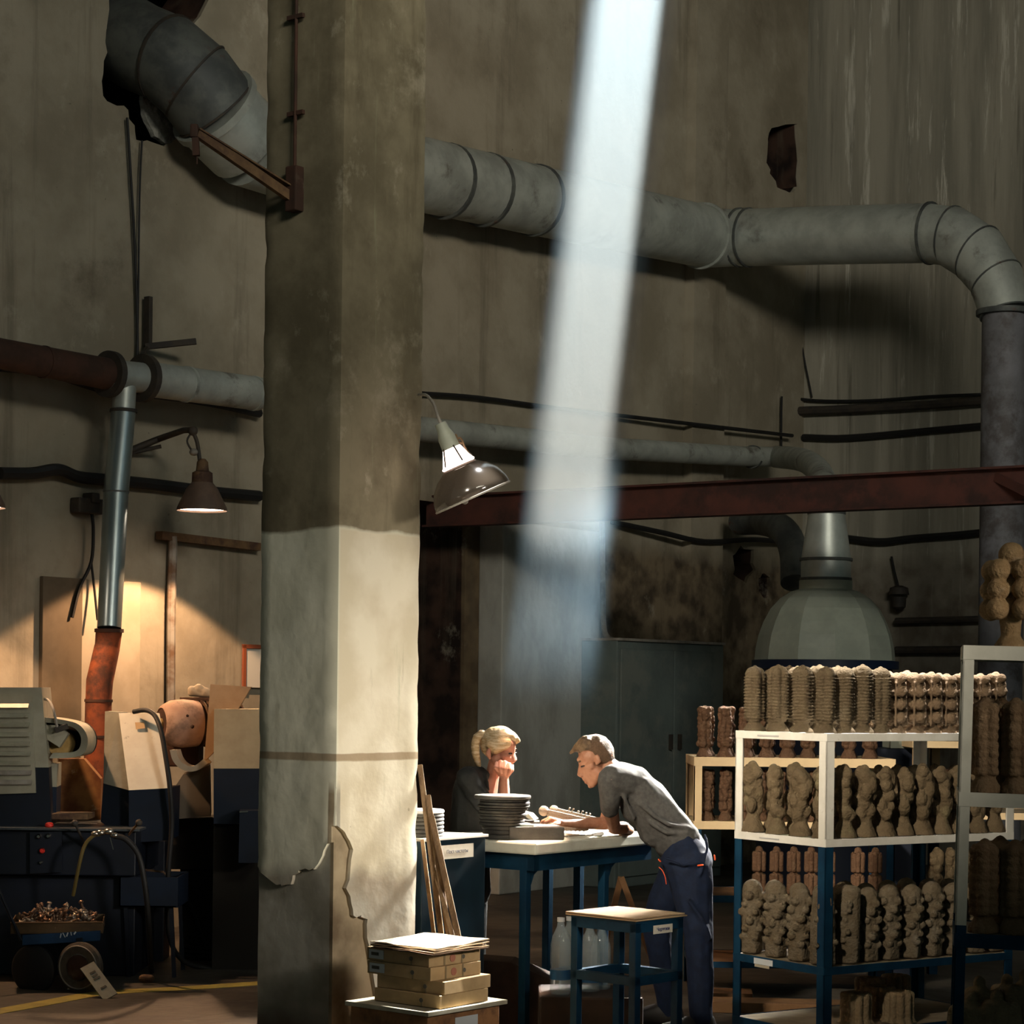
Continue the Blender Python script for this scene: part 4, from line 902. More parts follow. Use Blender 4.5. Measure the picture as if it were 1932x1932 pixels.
# big plywood-lidded crate first
lc = corner(808, 1909, 7.22)
cz = lc.z
big_c = V3((lc.x, lc.y, 0)); dl2, dr2 = rot(V3((-.80, .60, 0)), -2), rot(V3((.60, .80, 0)), -3)
cr_ = thing('plywood_crate', tuple(big_c), 'orange-brown crate with a plywood lid and white patch at the foot of the pillar', 'crate')
m_ply = mat('orange_plywood', (.36, .17, .07), (.28, .13, .055), (.16, .08, .04), rough=.8, scale=8, scale2=5)
bm = nb(); add_box(bm, big_c + dl2 * .02 + dr2 * .02, dl2, dr2, Z1, .36, .38, cz - .02, .004); obj('crate_body', bm, m_ply, cr_)
bm = nb(); add_box(bm, big_c + Z1 * (cz - .018), dl2, dr2, Z1, .39, .42, .016, .002); obj('lid', bm, mat('grey_plywood_lid', (.42, .38, .28), (.33, .29, .20), rough=.8, scale=10), cr_)
bm = nb(); add_box(bm, big_c + dr2 * .16 + Z1 * (cz - .16) + dl2 * .0185, dr2, -dl2, Z1, .12, .001, .12); obj('white_patch', bm, m_lab, cr_)
bm = nb(); add_box(bm, big_c + dl2 * .05 + Z1 * (cz - .20) + dr2 * .0185, dl2, -dr2, Z1, .26, .004, .13); obj('inset_panel', bm, mat('darker_ply', (.22, .10, .04), rough=.8), cr_)
zz = cz
hs = 26.0 / FPX * 7.25
spec = [(0, 0, 'lowest flat carton on the plywood lid, plain long side', False, False, 823),
        (1.5, 4, 'second carton from the bottom, set slightly inward', False, False, 823),
        (-2, 0, 'second carton from the top, with a white label', True, True, 812),
        (-3, -1, 'uppermost carton under the cardboard sheets, with a white label', True, True, 803)]
for i, (a1, a2, lab_, mk, lb2, px) in enumerate(spec):
    c = P(px + [0, 8, -7, -1][i], 1900, 7.28 + .01 * i); c = V3((c.x, 7.28 + .01 * i, zz)); h = .0455
    dl, dr = rot(dlx, a1), rot(drx, a1)
    s_ = FPX / 7.3
    t_c = c
    # reuse the carton builder with explicit heights
    q = P(px, 1800, c.y); K_ = (lambda z_: HY - (z_ - CAMZ) * FPX / c.y + SN * (q.x * FPX / c.y))
    carton(CX + c.x * FPX / c.y, K_(zz + h) , K_(zz), .305, .27, dl, dr, c.y, lab_, mk, lb2)
    zz += h + .0008
m_cbd = mat('bright_cardboard', (.52, .42, .28), (.47, .37, .24), rough=.85, scale=10)
for k in range(4):
    c = V3((P(816, 1785, 7.25).x + .004 * k, 7.25 + .006 * k, zz + .0005)); dl, dr = rot(dlx, -3 + 1.5 * k), rot(drx, -3 + k)
    bm = nb()
    # sheet with a slight sag toward its free corner
    N = 8; g0 = []; 
    for s_ in (0, 1):
        g0.append([[bm.verts.new(c + dl * (.30 * i / N) + dr * (.30 * j / N) + Z1 * (s_ * .004 + .007 * abs(noise.noise(V3((i * .4 + k * 3, j * .4, .5)))) + (.006 * (j / N) ** 2 if k > 1 else 0))) for j in range(N + 1)] for i in range(N + 1)])
    for i in range(N):
        for j in range(N):
            bm.faces.new((g0[0][i][j], g0[0][i][j + 1], g0[0][i + 1][j + 1], g0[0][i + 1][j])); bm.faces.new((g0[1][i][j], g0[1][i + 1][j], g0[1][i + 1][j + 1], g0[1][i][j + 1]))
    for i in range(N):
        bm.faces.new((g0[0][i][0], g0[0][i + 1][0], g0[1][i + 1][0], g0[1][i][0])); bm.faces.new((g0[0][i][N], g0[1][i][N], g0[1][i + 1][N], g0[0][i + 1][N]))
        bm.faces.new((g0[0][0][i], g0[1][0][i], g0[1][0][i + 1], g0[0][0][i + 1])); bm.faces.new((g0[0][N][i], g0[0][N][i + 1], g0[1][N][i + 1], g0[1][N][i]))
    tag(obj('cardboard_sheet', bm, m_cbd if k > 2 else m_oldwood if k < 1 else m_card), ['lowest darkest sheet', 'second sheet from below', 'sheet just under the bright one', 'brightly lit top sheet'][k] + ' of cardboard on the carton pile', 'cardboard', 'cardboard sheets on the cartons')
    zz += .0062
# ================================================================ ceramic shell moulds (prototypes, base at the origin)
def clay(name, a, b, c, sc_=14): return mat(name, a, b, c, rough=.92, scale=sc_, scale2=7, lo2=.56, hi2=.72, bump=.5, bscale=90, spec=.12)
m_k1 = clay('sandy_shell', (.098, .072, .042), (.075, .053, .03), (.125, .098, .062))
m_k2 = clay('pinkish_shell', (0.158, 0.107, 0.065), (0.127, 0.082, 0.048), (0.178, 0.131, 0.089))
m_k3 = clay('tan_shell', (0.124, 0.089, 0.051), (0.093, 0.065, 0.036), (0.158, 0.127, 0.069))
m_k4 = clay('buff_shell', (0.144, 0.113, 0.075), (0.11, 0.081, 0.048), (0.172, 0.148, 0.113))
m_k5 = clay('reddish_shell', (0.124, 0.069, 0.04), (0.093, 0.05, 0.028), (0.137, 0.086, 0.051))
m_k6 = clay('brown_shell', (.17, .112, .062), (.13, .082, .044), (.21, .145, .09))
m_k7 = clay('lightened_shell', (.26, .19, .11), (.20, .14, .08), (.32, .25, .16))  # clay lightened in place of light missing near the floor
PR = {}
def proto(key, bm, m, voxel, it=3, disp=(.0015, 55), fac=.5):
    o = blob('mould_mesh', bm, m, voxel, None, it, fac, origin=False, disp=disp); me = o.data; bpy.data.objects.remove(o); PR[key] = me
def lb(bm, prof, c=(0, 0, 0), seg=20, fn=None): lathe(bm, prof, c, seg, Z1, fn)
def ribs(seed, H=.25, R=.040):
    bm = nb(); rnd = random.Random(seed)
    for k in range(4):                                     # four corrugated lobes round a core
        a = k * math.pi / 2 + .4; c = V3((math.cos(a) * R * .55, math.sin(a) * R * .55, 0)); pr = []
        z = .038
        while z < H - .03:
            pr += [(R * .46, z), (R * .64, z + .004), (R * .66, z + .008), (R * .46, z + .013)]; z += .0165
        pr = [(R * .3, .030)] + pr + [(R * .45, H - .024), (R * .2, H - .012)]
        lb(bm, pr, c, 14)
    hull(bm, [(V3((0, 0, H - .035)), R * .85), (V3((0, 0, H - .014)), .012)])
    lb(bm, [(R * .98, 0), (R * .95, .006), (R * .62, .024), (R * .5, .045), (R * .7, .06)])
    return bm
def ribbed_mesh(seed, H=.25, R=.043):
    bm = nb(); pr = []; n_ = 84
    for i in range(n_ + 1):
        z = H * i / n_
        if z < .036: r = R * (1.0 - .42 * min(1, max(0, (z - .005) / .025)))
        elif z < H - .035: r = R * (.86 + .065 * math.sin(z * 2 * math.pi / .012)) * min(1, .72 + (z - .036) * 18)
        else: t_ = (z - (H - .035)) / .035; r = R * (.90 * math.sqrt(max(0, 1 - t_ ** 2.2)) * .9 + .04)
        pr.append((r, z))
    f = lambda th, h: (.76 + .33 * abs(math.cos(2 * th + .3 * seed))) if h > .036 else 1.0
    lathe(bm, pr, (0, 0, 0), 56, Z1, f)
    for v in bm.verts: v.co += V3((v.co.x, v.co.y, 0)) * .07 * noise.noise(v.co * 45 + V3((seed * 5, 0, 0))) + Z1 * .003 * noise.noise(v.co * 30)
    for k in range(4): a = k * math.pi / 2 - .15 * seed; ball(bm, (math.cos(a) * R * .5, math.sin(a) * R * .5, H - .024), .012, 2)
    ball(bm, (0, 0, H - .008), .012, 2)
    bmesh.ops.recalc_face_normals(bm, faces=bm.faces); me = bpy.data.meshes.new('mould_mesh'); bm.to_mesh(me); bm.free(); me.materials.append(m_k1)
    me.polygons.foreach_set('use_smooth', [True] * len(me.polygons)); return me
for i in range(2): PR[f'ribbed{i}'] = ribbed_mesh(i)
def bulbs(H=.235, R=.044):
    bm = nb(); lb(bm, [(R * 1.0, 0), (R * .9, .008), (R * .42, .03), (R * .36, H - .03), (R * .2, H)])
    for k in range(4):
        a = k * math.pi / 2
        for j in range(4): ball(bm, (math.cos(a) * R * .66, math.sin(a) * R * .66, .060 + j * .050), .0235 if j < 3 else .019, 2)
        a += math.pi / 4; hull(bm, [(V3((math.cos(a) * R * .95, math.sin(a) * R * .95, .03)), .004), (V3((math.cos(a) * R * .8, math.sin(a) * R * .8, H - .04)), .004), (V3((0, 0, .04)), .004), (V3((0, 0, H - .02)), .004)])
    hull(bm, [(V3((0, 0, H - .035)), .034), (V3((0, 0, H - .012)), .014)]); return bm
proto('bulb0', bulbs(), m_k2, .0034, 1)
def lumpy(seed, H=.285, R=.045, cone=True):
    bm = nb(); rnd = random.Random(seed)
    lb(bm, [(R * 1.12, 0), (R * 1.05, .008), (R * .62, .055), (R * .5, .075), (R * .55, H - .05), (R * .3, H - .015)])
    z = .095
    while z < H - .02:
        for k in range(3):
            a = rnd.uniform(0, 6.28) ; rr = R * rnd.uniform(.35, .6)
            ball(bm, (math.cos(a) * rr, math.sin(a) * rr, z + rnd.uniform(-.01, .01)), R * rnd.uniform(.45, .62), 2, (1, 1, rnd.uniform(1.0, 1.7)))
        z += .036
    hull(bm, [(V3((0, 0, H - .045)), R * .62), (V3((.004, 0, H - .02)), .02)])
    return bm
for i in range(3): proto(f'lumpy{i}', lumpy(i + 10), m_k3, .0038, 3, (.0025, 40))
def knobby(seed, H=.31, R=.046):
    bm = nb(); rnd = random.Random(seed)
    hull(bm, [(V3((0, 0, .012)), .012), (V3((R * .7, 0, .012)), .012), (V3((-R * .7, 0, .012)), .012), (V3((0, R * .7, .012)), .012), (V3((0, -R * .7, .012)), .012), (V3((0, 0, H - R)), R * .92), (V3((0, 0, .06)), R * .85)])
    for j in range(6):
        for k in range(4):
            a = k * math.pi / 2 + j * .5; z = .07 + j * .034
            ball(bm, (math.cos(a) * R * .86, math.sin(a) * R * .86, z), .0185 * rnd.uniform(.85, 1.15), 2)
    return bm
for i in range(2): proto(f'knobby{i}', knobby(i + 3), m_k4, .0036, 2)
def slabby(H=.31):
    bm = nb(); hull(bm, [(V3((-.045, 0, .014)), .014), (V3((.045, 0, .014)), .014), (V3((.03, .03, .014)), .014), (V3((-.03, -.03, .014)), .014), (V3((.032, 0, H - .035)), .034), (V3((-.032, 0, H - .035)), .034), (V3((0, .012, .15)), .04), (V3((0, -.012, .15)), .04)])
    rnd = random.Random(5)
    for j in range(20): ball(bm, (rnd.uniform(-.05, .05), rnd.choice((-.038, .038)), rnd.uniform(.06, .24)), .012, 2)
    return bm
proto('broad0', slabby(), m_k4, .004, 3, (.003, 30))
def rough(seed, H=.25, R=.040):
    bm = nb(); rnd = random.Random(seed)
    lb(bm, [(R * 1.05, 0), (R, .006), (R * .55, .045), (R * .5, .06), (R * .6, H - .03), (R * .2, H)])
    z = .065
    while z < H - .012:
        for k in range(5):
            a = k * 1.256 + rnd.uniform(-.3, .3); ball(bm, (math.cos(a) * R * .55, math.sin(a) * R * .55, z + rnd.uniform(-.004, .004)), R * rnd.uniform(.34, .5), 2)
        z += .021
    return bm
for i in range(2): proto(f'rough{i}', rough(i + 20), m_k5, .0036, 2, (.002, 60))
def staves(H=.10, R=.04):
    bm = nb()
    for k in range(6):
        a = k * math.pi / 3; hull(bm, [(V3((math.cos(a) * R * .62, math.sin(a) * R * .62, .012)), .012), (V3((math.cos(a) * R * .62, math.sin(a) * R * .62, H - .012)), .012)])
    lb(bm, [(R * .6, .004), (R * .6, H - .004)]); hull(bm, [(V3((0, 0, H - .02)), R * .6), (V3((0, 0, H + .006)), .018)]); return bm
proto('stave0', staves(), m_k5, .003, 1, (.001, 60))
def bigribs(seed, H=.33, R=.05):
    bm = nb(); rnd = random.Random(seed)
    lb(bm, [(R * 1.1, 0), (R * 1.05, .02), (R * .7, .05), (R * .7, H - .05), (R * .3, H - .01)])
    for k in range(5):
        a = k * 1.2566; pr = []; z = .06
        while z < H - .045: pr += [(R * .40, z), (R * .48, z + .008), (R * .48, z + .018), (R * .40, z + .026)]; z += .03
        lb(bm, pr + [(R * .2, z + .01)], (math.cos(a) * R * .6, math.sin(a) * R * .6, 0), 14)
    hull(bm, [(V3((0, 0, H - .05)), R * .85), (V3((0, 0, H - .02)), .02)])
    return bm
for i in range(2): proto(f'big{i}', bigribs(i), m_k6, .0045, 3, (.003, 30))
def cluster(H=.34, R=.072):
    bm = nb(); lb(bm, [(R * .75, 0), (R * .72, .01), (R * .42, .04), (R * .5, .09), (R * .4, H - .05)], (0, 0, 0), 24)
    for j in range(3):
        for k in range(5):
            a = k * 1.2566 + .3; ball(bm, (math.cos(a) * R * (.95 - .04 * j), math.sin(a) * R * (.95 - .04 * j), .125 + j * .062), .037, 3)
    ball(bm, (.0, 0, H - .04), .042, 3); return bm
proto('cluster0', cluster(), clay('warm_sand_shell', (.30, .20, .10), (.24, .15, .07), (.34, .25, .15)), .004, 1)
def cake(H=.125, R=.062):
    bm = nb(); f = lambda th, h: .92 + .22 * abs(math.sin(th * 5))
    lb(bm, [(R * 1.1, 0), (R, .008), (R * .92, .02), (R * .92, H - .012), (R * .86, H - .003), (R * .62, H), (R * .5, H - .008), (R * .2, H - .012)], (0, 0, 0), 72, f); return bm
proto('cake0', cake(), m_k7, .003, 1, (.001, 60))
def domes(H=.17, R=.06):
    bm = nb(); hull(bm, [(V3((0, 0, .04)), R), (V3((0, 0, H - R - .02)), R * .9)]); ball(bm, (0, 0, H - .02), .022, 2)
    for k in range(3): a = k * 2.1; hull(bm, [(V3((math.cos(a) * R, math.sin(a) * R, .03)), .03), (V3((math.cos(a) * R * .9, math.sin(a) * R * .9, H * .62)), .028)])
    return bm
proto('dome0', domes(), m_k7, .005, 3)

def place(key, loc, label, group, rz=None, s=1.0, sz=1.0, m=None, cat='mould', name='shell_mould'):
    o = bpy.data.objects.new(name, PR[key]); COL.objects.link(o); o.location = loc
    o.rotation_euler = (0, 0, random.uniform(0, 6.28) if rz is None else rz); o.scale = (s, s, s * sz)
    return tag(o, label, cat, group)

# ================================================================ rack A (white above, blue below)
ra = V3((.83, .557, 0)).normalized(); rb = V3((-.557, .83, 0)).normalized()
A0 = P(1560, 1385, 8.26); A0 = V3((A0.x, 8.26, 0)); LAa, LAb = 1.05, .55
def zA(py, px=1560, Y=8.26): return P(px, py, Y).z
zT, zM, zB = zA(1384), zA(1584), zA(1826)
rk = thing('storage_rack', tuple(A0 + ra * .5 + rb * .27), 'angle-iron rack, white above and blue below, full of pale moulds beside the man', 'rack')
zsw = zA(1599)
def lpost(root, o, ax, ay, z0, z1, m, wd=.042, name='post'):
    bm = nb(); add_box(bm, V3((o.x, o.y, z0)), ax, ay, Z1, wd, .005, z1 - z0); add_box(bm, V3((o.x, o.y, z0)), ax, ay, Z1, .005, wd, z1 - z0); return obj(name, bm, m, root)
for (i, j) in ((0, 0), (1, 0), (0, 1), (1, 1)):
    o = A0 + ra * (LAa * i) + rb * (LAb * j); ax = ra * (1 - 2 * i); ay = rb * (1 - 2 * j)
    lpost(rk, o, ax, ay, 0, zsw, m_blue, name='lower_post'); lpost(rk, o, ax, ay, zsw, zT, m_white, name='upper_post')
def level(root, z, m, mt, O=A0, ax=ra, ay=rb, la=LAa, lb2=LAb, h=.031, nm='shelf'):
    for (o, a_, b_, l) in ((O, ax, ay, la), (O + ay * (lb2 - .004), ax, ay, la), (O, ay, ax, lb2), (O + ax * (la - .004), ay, ax, lb2)):
        bm = nb(); add_box(bm, V3((o.x, o.y, z - h)) - b_ * .0012, a_, b_, Z1, l, .0055, h, .0008); obj('shelf_rail', bm, m, root)
    bm = nb(); add_box(bm, V3((O.x, O.y, z - .012)) + ax * .006 + ay * .006, ax, ay, Z1, la - .012, lb2 - .012, .010); obj(nm, bm, mt, root)
m_shelfwood = mat('shelf_board', (.30, .24, .16), (.22, .17, .11), rough=.8, scale=8)
level(rk, zT, m_white, m_white); level(rk, zM, m_white, m_white); level(rk, zB, m_blue, m_shelfwood); level(rk, .17, m_blue, m_shelfwood)
lo = A0 + rb * .30 - ra * .0028; bm = nb(); add_box(bm, V3((lo.x, lo.y, zB - .030)), rb, -ra, Z1, .115, .001, .024); obj('white_label', bm, m_lab, rk)
bm = nb(); add_box(bm, V3((lo.x, lo.y, zB - .042)) + rb * .02, rb, -ra, Z1, .09, .001, .011); obj('beige_label', bm, m_note, rk)
bm = nb(); add_box(bm, V3((lo.x, lo.y, zT - .020)) - rb * .02, rb, -ra, Z1, .13, .001, .006); obj('pencil_note', bm, mat('pencil_mark', (.42, .40, .38), rough=.8), rk)
bm = nb(); add_box(bm, V3((lo.x, lo.y, zM - .020)) - rb * .03, rb, -ra, Z1, .12, .001, .005); obj('pencil_note', bm, mat('pencil_mark', (.42, .40, .38), rough=.8), rk)
def shelfrow(z, na, nbb, keyf, desc, shelf, group, ma=.05, mb=.06, layers=2, sc1=1.0):
    for i in range(na):
        for j in range(nbb):
            if min(i, j) >= layers: continue
            k = keyf(i, j)
            u = ma + (LAa - 2 * ma) * i / (na - 1); v = mb + (LAb - 2 * mb) * j / (nbb - 1)
            p = A0 + ra * (u + random.uniform(-.004, .004)) + rb * (v + random.uniform(-.004, .004))
            if i == 0 and j < 4: where = f'{["by the corner post", "second from the corner post", "third from the corner post", "nearest the outer post"][j]}, end column'
            else: where = f'column {ordinal(i)} from the corner, row {ordinal(j)} from the long side' if j else f'long side row, {ordinal(i)} from the corner post'
            place(k, (p.x, p.y, z), f'{desc(k)} mould, {shelf} shelf, {where}', group, s=sc1 * random.uniform(.97, 1.03), rz=None if k[:4] != 'bulb' else math.atan2(ra.y, ra.x) + math.pi / 4 * 0 + random.uniform(-.08, .08))
shelfrow(zT, 11, 4, lambda i, j: f'ribbed{(i + j) % 2}' if i < 4 else 'bulb0', lambda k: 'sandy ribbed' if k[0] == 'r' else 'pinkish bulb-stack', 'top', 'moulds on the top shelf of the white and blue rack', layers=3, sc1=1.06)
shelfrow(zM, 10, 4, lambda i, j: f'lumpy{(i * 2 + j) % 3}', lambda k: 'tan lumpy', 'middle', 'moulds on the middle shelf of the white and blue rack')
shelfrow(zB, 9, 4, lambda i, j: 'broad0' if (i, j) in ((1, 0), (0, 0)) else f'knobby{(i + j) % 2}', lambda k: 'broad smooth' if k[0] == 'b' else 'buff knobby', 'lower', 'moulds on the lower shelf of the white and blue rack')
# fluted cakes on the bottom board
cx = [(1615, 1905, 8.55), (1660, 1898, 8.75), (1695, 1906, 8.6), (1640, 1880, 9.0), (1690, 1880, 9.1), (1600, 1925, 8.4), (1768, 1875, 9.0), (1800, 1870, 9.1), (1830, 1866, 9.2)]
for i, (px, py, Y) in enumerate(cx[:5]):
    q = P(px, py, Y); place('cake0', (q.x, q.y, .171), f'fluted round cake-like mould under the lower shelf, {["nearest the blue corner post", "in the second row", "beside the thin blue legs", "at the back left", "at the back right"][i]}', 'fluted moulds on the lowest board', s=1.0)

# ================================================================ rack B (cream, behind the man)
YB = 10.5
def fr(px, py, Y): q = P(px, py, Y); return q
B0 = P(1310, 1428, YB); zBt = B0.z; zBl = P(1310, 1549, YB).z; xB1 = P(1690, 1436, YB).x; dBx = xB1 - B0.x
Bo = V3((B0.x, YB, 0)); kb = thing('storage_rack', tuple(Bo + X1 * .5 + Y1 * .22), 'cream-topped rack behind the man holding reddish moulds', 'rack')
LBb = .5
for (i, j) in ((0, 0), (1, 0), (0, 1), (1, 1)):
    o = Bo + X1 * (dBx * i) + Y1 * (LBb * j); lpost(kb, o, X1 * (1 - 2 * i), Y1 * (1 - 2 * j), 0, zBl - .01, m_blue, .04, 'lower_post'); lpost(kb, o, X1 * (1 - 2 * i), Y1 * (1 - 2 * j), zBl - .01, zBt, m_cream, .04, 'upper_post')
zB2 = P(1400, 1690, YB).z; zB3 = P(1400, 1815, YB).z
level(kb, zBt, m_cream, m_cream, Bo, X1, Y1, dBx, LBb, .045); level(kb, zBl, m_cream, m_cream, Bo, X1, Y1, dBx, LBb, .04)
level(kb, zB2, m_blue, m_plank, Bo, X1, Y1, dBx, LBb, .035); level(kb, zB3, m_blue, m_plank, Bo, X1, Y1, dBx, LBb, .03)
for r in range(2):
    for i in range(10):
        x = Bo.x + .055 + i * .103 + (.03 if r else 0)
        if x > Bo.x + dBx - .04: continue
        place(f'rough{(i + r) % 2}', (x, YB + .07 + r * .17, zBt), f'reddish rough mould, cream rack top, {["front", "second"][r]} row, {ordinal(i)} from the rack end behind the man', 'reddish moulds on top of the cream rack', s=1.0)
for r in range(2):
    for i in range(8):
        x = Bo.x + .075 + i * .09 + (.02 if r else 0)
        place(f'rough{(i + r) % 2}', (x, YB + .08 + r * .17, zBl), f'darker rough mould, inside the cream rack frame, {["front", "second"][r]} row, {ordinal(i)} from the cream post', 'reddish moulds inside the cream frame', s=.92, sz=1.08)
for i in range(7):
    x = P(1435 + i * 33, 1690, YB).x
    if i >= 5: x += .06
    for k in range(2):
        place('stave0', (x, YB + .08, zB2 + .001 + k * .112), f'reddish stave bundle, {"lower" if k == 0 else "upper"} layer, {ordinal(i)} bundle along the plank shelf behind', 'stave-shaped moulds stacked in two layers', s=1.05, rz=.4)
for (x0, x1, py, Y, lab) in ((1345, 1600, 1885, 9.9, 'long orange-brown plank lying low behind the man'), (1340, 1420, 1860, 10.2, 'short orange-brown plank lying behind the man\'s leg')):
    a, b = P(x0, py, Y), P(x1, py, Y); bm = nb(); add_box(bm, V3((a.x, Y, 0)), V3((.995, -.08, 0)), V3((.08, .995, 0)), Z1, b.x - a.x, .18, .05, .004); tag(obj('floor_plank', bm, m_plank), lab, 'plank')

# rack D: cream and blue posts far behind
YD = 10.9
kd = thing('storage_rack', tuple(P(1740, 1500, YD)), 'far rack with cream and blue posts behind the white rack', 'rack')
kd.location.z = 0
for px, Yp in ((1734, YD), (1765, YD + .45), (2010, YD)):
    q = P(px, 1500, Yp); lpost(kd, V3((q.x - .028, Yp, 0)), X1, Y1, 0, P(px, 1546, Yp).z if px < 1760 else P(px, 1512, Yp).z, m_blue, .05, 'lower_post')
    lpost(kd, V3((q.x - .028, Yp, 0)), X1, Y1, P(px, 1546, Yp).z if px < 1760 else P(px, 1512, Yp).z, P(px, 1398, Yp).z, m_cream, .05, 'upper_post')
qa = P(1722, 1404, YD)
for (py, m_) in ((1398, m_cream), (1532, m_cream), (1700, m_blue)):
    z = P(1734, py, YD).z; level(kd, z, m_, m_shelfwood, V3((qa.x, YD, 0)), X1, Y1, .8, .47, .035)
for i in range(5):
    q = P(1775 + i * 26, 1790, YD); z = P(1734, 1700, YD).z
    place(f'lumpy{i % 3}', (q.x, YD + .15, z), f'dim brown mould on the far rack\'s blue shelf, {ordinal(i)} from its cream post', 'moulds on the far rack', s=.95)
for i in range(5):
    q = P(1770 + i * 28, 1500, YD); z = P(1734, 1532, YD).z
    place('rough0', (q.x, YD + .2, z), f'dim mould on the far rack\'s cream shelf, {ordinal(i)} from its cream post', 'moulds on the far rack', s=.85)
tag(obj('grey_box', fb(1680, 1391, 1724, 1412, 11.2, .25), m_clothgrey), 'pale grey metal box behind the cream rack end', 'box')
a = P(1702, 1412, 11.2); bm = nb(); add_box(bm, V3((a.x - .13, 11.2, 0)), X1, Y1, Z1, .26, .25, a.z - .003); tag(obj('dark_stand', bm, m_dnavy), 'dark stand under the pale grey metal box', 'stand')

# ================================================================ rack C (nearest, at the right edge)
YC = 6.9
kc = thing('storage_rack', tuple(V3((P(1822, 1500, YC).x, YC, 0))), 'nearest rack at the edge of the frame with grey-white posts and large brown moulds', 'rack')
kc.rotation_euler = (0, math.radians(1.0), math.radians(-11))
Rc = kc.rotation_euler.to_matrix(); 
C00 = V3((P(1792, 1932, YC).x, YC, 0))
kc.location = C00
sC = FPX / YC
m_cgrey = mat('greyish_white_paint', (.50, .49, .40), (.43, .42, .34), (.3, .27, .2), rough=.6, scale=8, scale2=10, lo2=.66, hi2=.75)
def invz(py, px=1815): return P(px, py, YC).z
def lobj(name, bm, m, parent):       # built in the rack's own coordinates
    bmesh.ops.recalc_face_normals(bm, faces=bm.faces); me = bpy.data.meshes.new(name); bm.to_mesh(me); bm.free(); me.materials.append(m)
    o = bpy.data.objects.new(name, me); COL.objects.link(o); o.parent = parent; return o
zc1, zc2, zc3 = invz(1217), invz(1494), invz(1760)
zsc = invz(1745, 1800)
for (x, y) in ((0, 0), (0, .42), (1.1, 0), (1.1, .42)):
    for (z0_, z1_, m_, n_) in ((0, zsc, m_blue, 'lower_post'), (zsc, zc1, m_cgrey, 'upper_post')):
        bm = nb(); sx = 1 if x == 0 else -1; sy = 1 if y == 0 else -1
        add_box(bm, (x, y, z0_), X1 * sx, Y1 * sy, Z1, .036, .005, z1_ - z0_); add_box(bm, (x, y, z0_), X1 * sx, Y1 * sy, Z1, .005, .036, z1_ - z0_); lobj(n_, bm, m_, kc)
for (z, m_, mt) in ((zc1, m_cgrey, m_cgrey), (zc2, m_cgrey, m_cgrey), (zc3, m_blue, m_shelfwood)):
    for (o_, ax_, ay_, l_) in (((0, -.002, z - .046), X1, Y1, 1.1), ((0, .417, z - .046), X1, Y1, 1.1), ((-.002, 0, z - .046), Y1, X1, .42), ((1.097, 0, z - .046), Y1, X1, .42)):
        bm = nb(); add_box(bm, o_, ax_, ay_, Z1, l_, .005, .046); lobj('shelf_rail', bm, m_, kc)
    bm = nb(); add_box(bm, (.006, .006, z - .016), X1, Y1, Z1, 1.088, .408, .012); lobj('shelf', bm, mt, kc)
def onC(x, y, z): return C00 + Rc @ V3((x, y, z))
def putC(key, px, y, z, label, group, s=1.0, sz=1.0):
    # px -> local x at that depth
    q = P(px, HY, YC + y); x = (q.x - C00.x) / .982 - y * .19 - z * math.sin(math.radians(1.0)); p = onC(x, y, z - .003)
    place(key, tuple(p), label, group, s=s, sz=sz)
G = 'large moulds on the nearest rack'
putC('cluster0', 1900, .16, zc1, 'large warm-brown ball-cluster mould standing on top of the nearest rack', G, 1.03)
putC('cluster0', 1978, .30, zc1, 'second ball-cluster mould, mostly cut by the frame edge, on the nearest rack', G, 1.03)
for z, s_, nm in ((zc2, .96, 'middle'), (zc3, .94, 'lower')):
    for i, (px, y) in enumerate(((1858, .09), (1913, .09), (1885, .27), (1965, .1), (1935, .26))):
        putC(f'big{i % 2}', px, y, z, f'tall dark brown ribbed mould on the nearest rack\'s {nm} shelf, {["beside the post", "second from the post", "behind the first two", "third from the post", "behind the second and third"][i]}', G, s_, 1.0)
Yq = 7.2
bm = nb(); q = P(1800, 1932, Yq); add_box(bm, V3((q.x, 6.94, .0)), X1, Y1, Z1, 1.0, .3, .36, .004); tag(obj('low_pallet', bm, m_oldwood), 'dark low wooden pallet under the nearest rack', 'pallet')
for i, (px, top, Y) in enumerate(((1848, 1842, 7.15), (1900, 1838, 7.3), (1832, 1875, 7.05), (1935, 1828, 7.15), (1880, 1870, 7.05))):
    z = P(px, top, Y).z; q = P(px, top, Y); sz = (z - .36) / .17
    place('dome0', (q.x, Y, .361), f'rounded brown mould on the low pallet, {["behind the blue post", "second along", "small one against the blue post", "at the frame edge", "in front between two taller ones"][i]}', 'rounded moulds under the nearest rack', s=1.0, sz=sz)
# ================================================================ people
def skin(name, a, b): return mat(name, a, b, rough=.55, scale=30, spec=.35)
# -------- man leaning over the table
SM = FPX / 9.25
def q(px, py, Y): return P(px, py, Y)
def S(px, py, r, Y): return (P(px, py, Y), r / SM)
m_skin = skin('skin_tan', (.46, .23, .14), (.38, .17, .10))
YH = 9.25
body = nb()
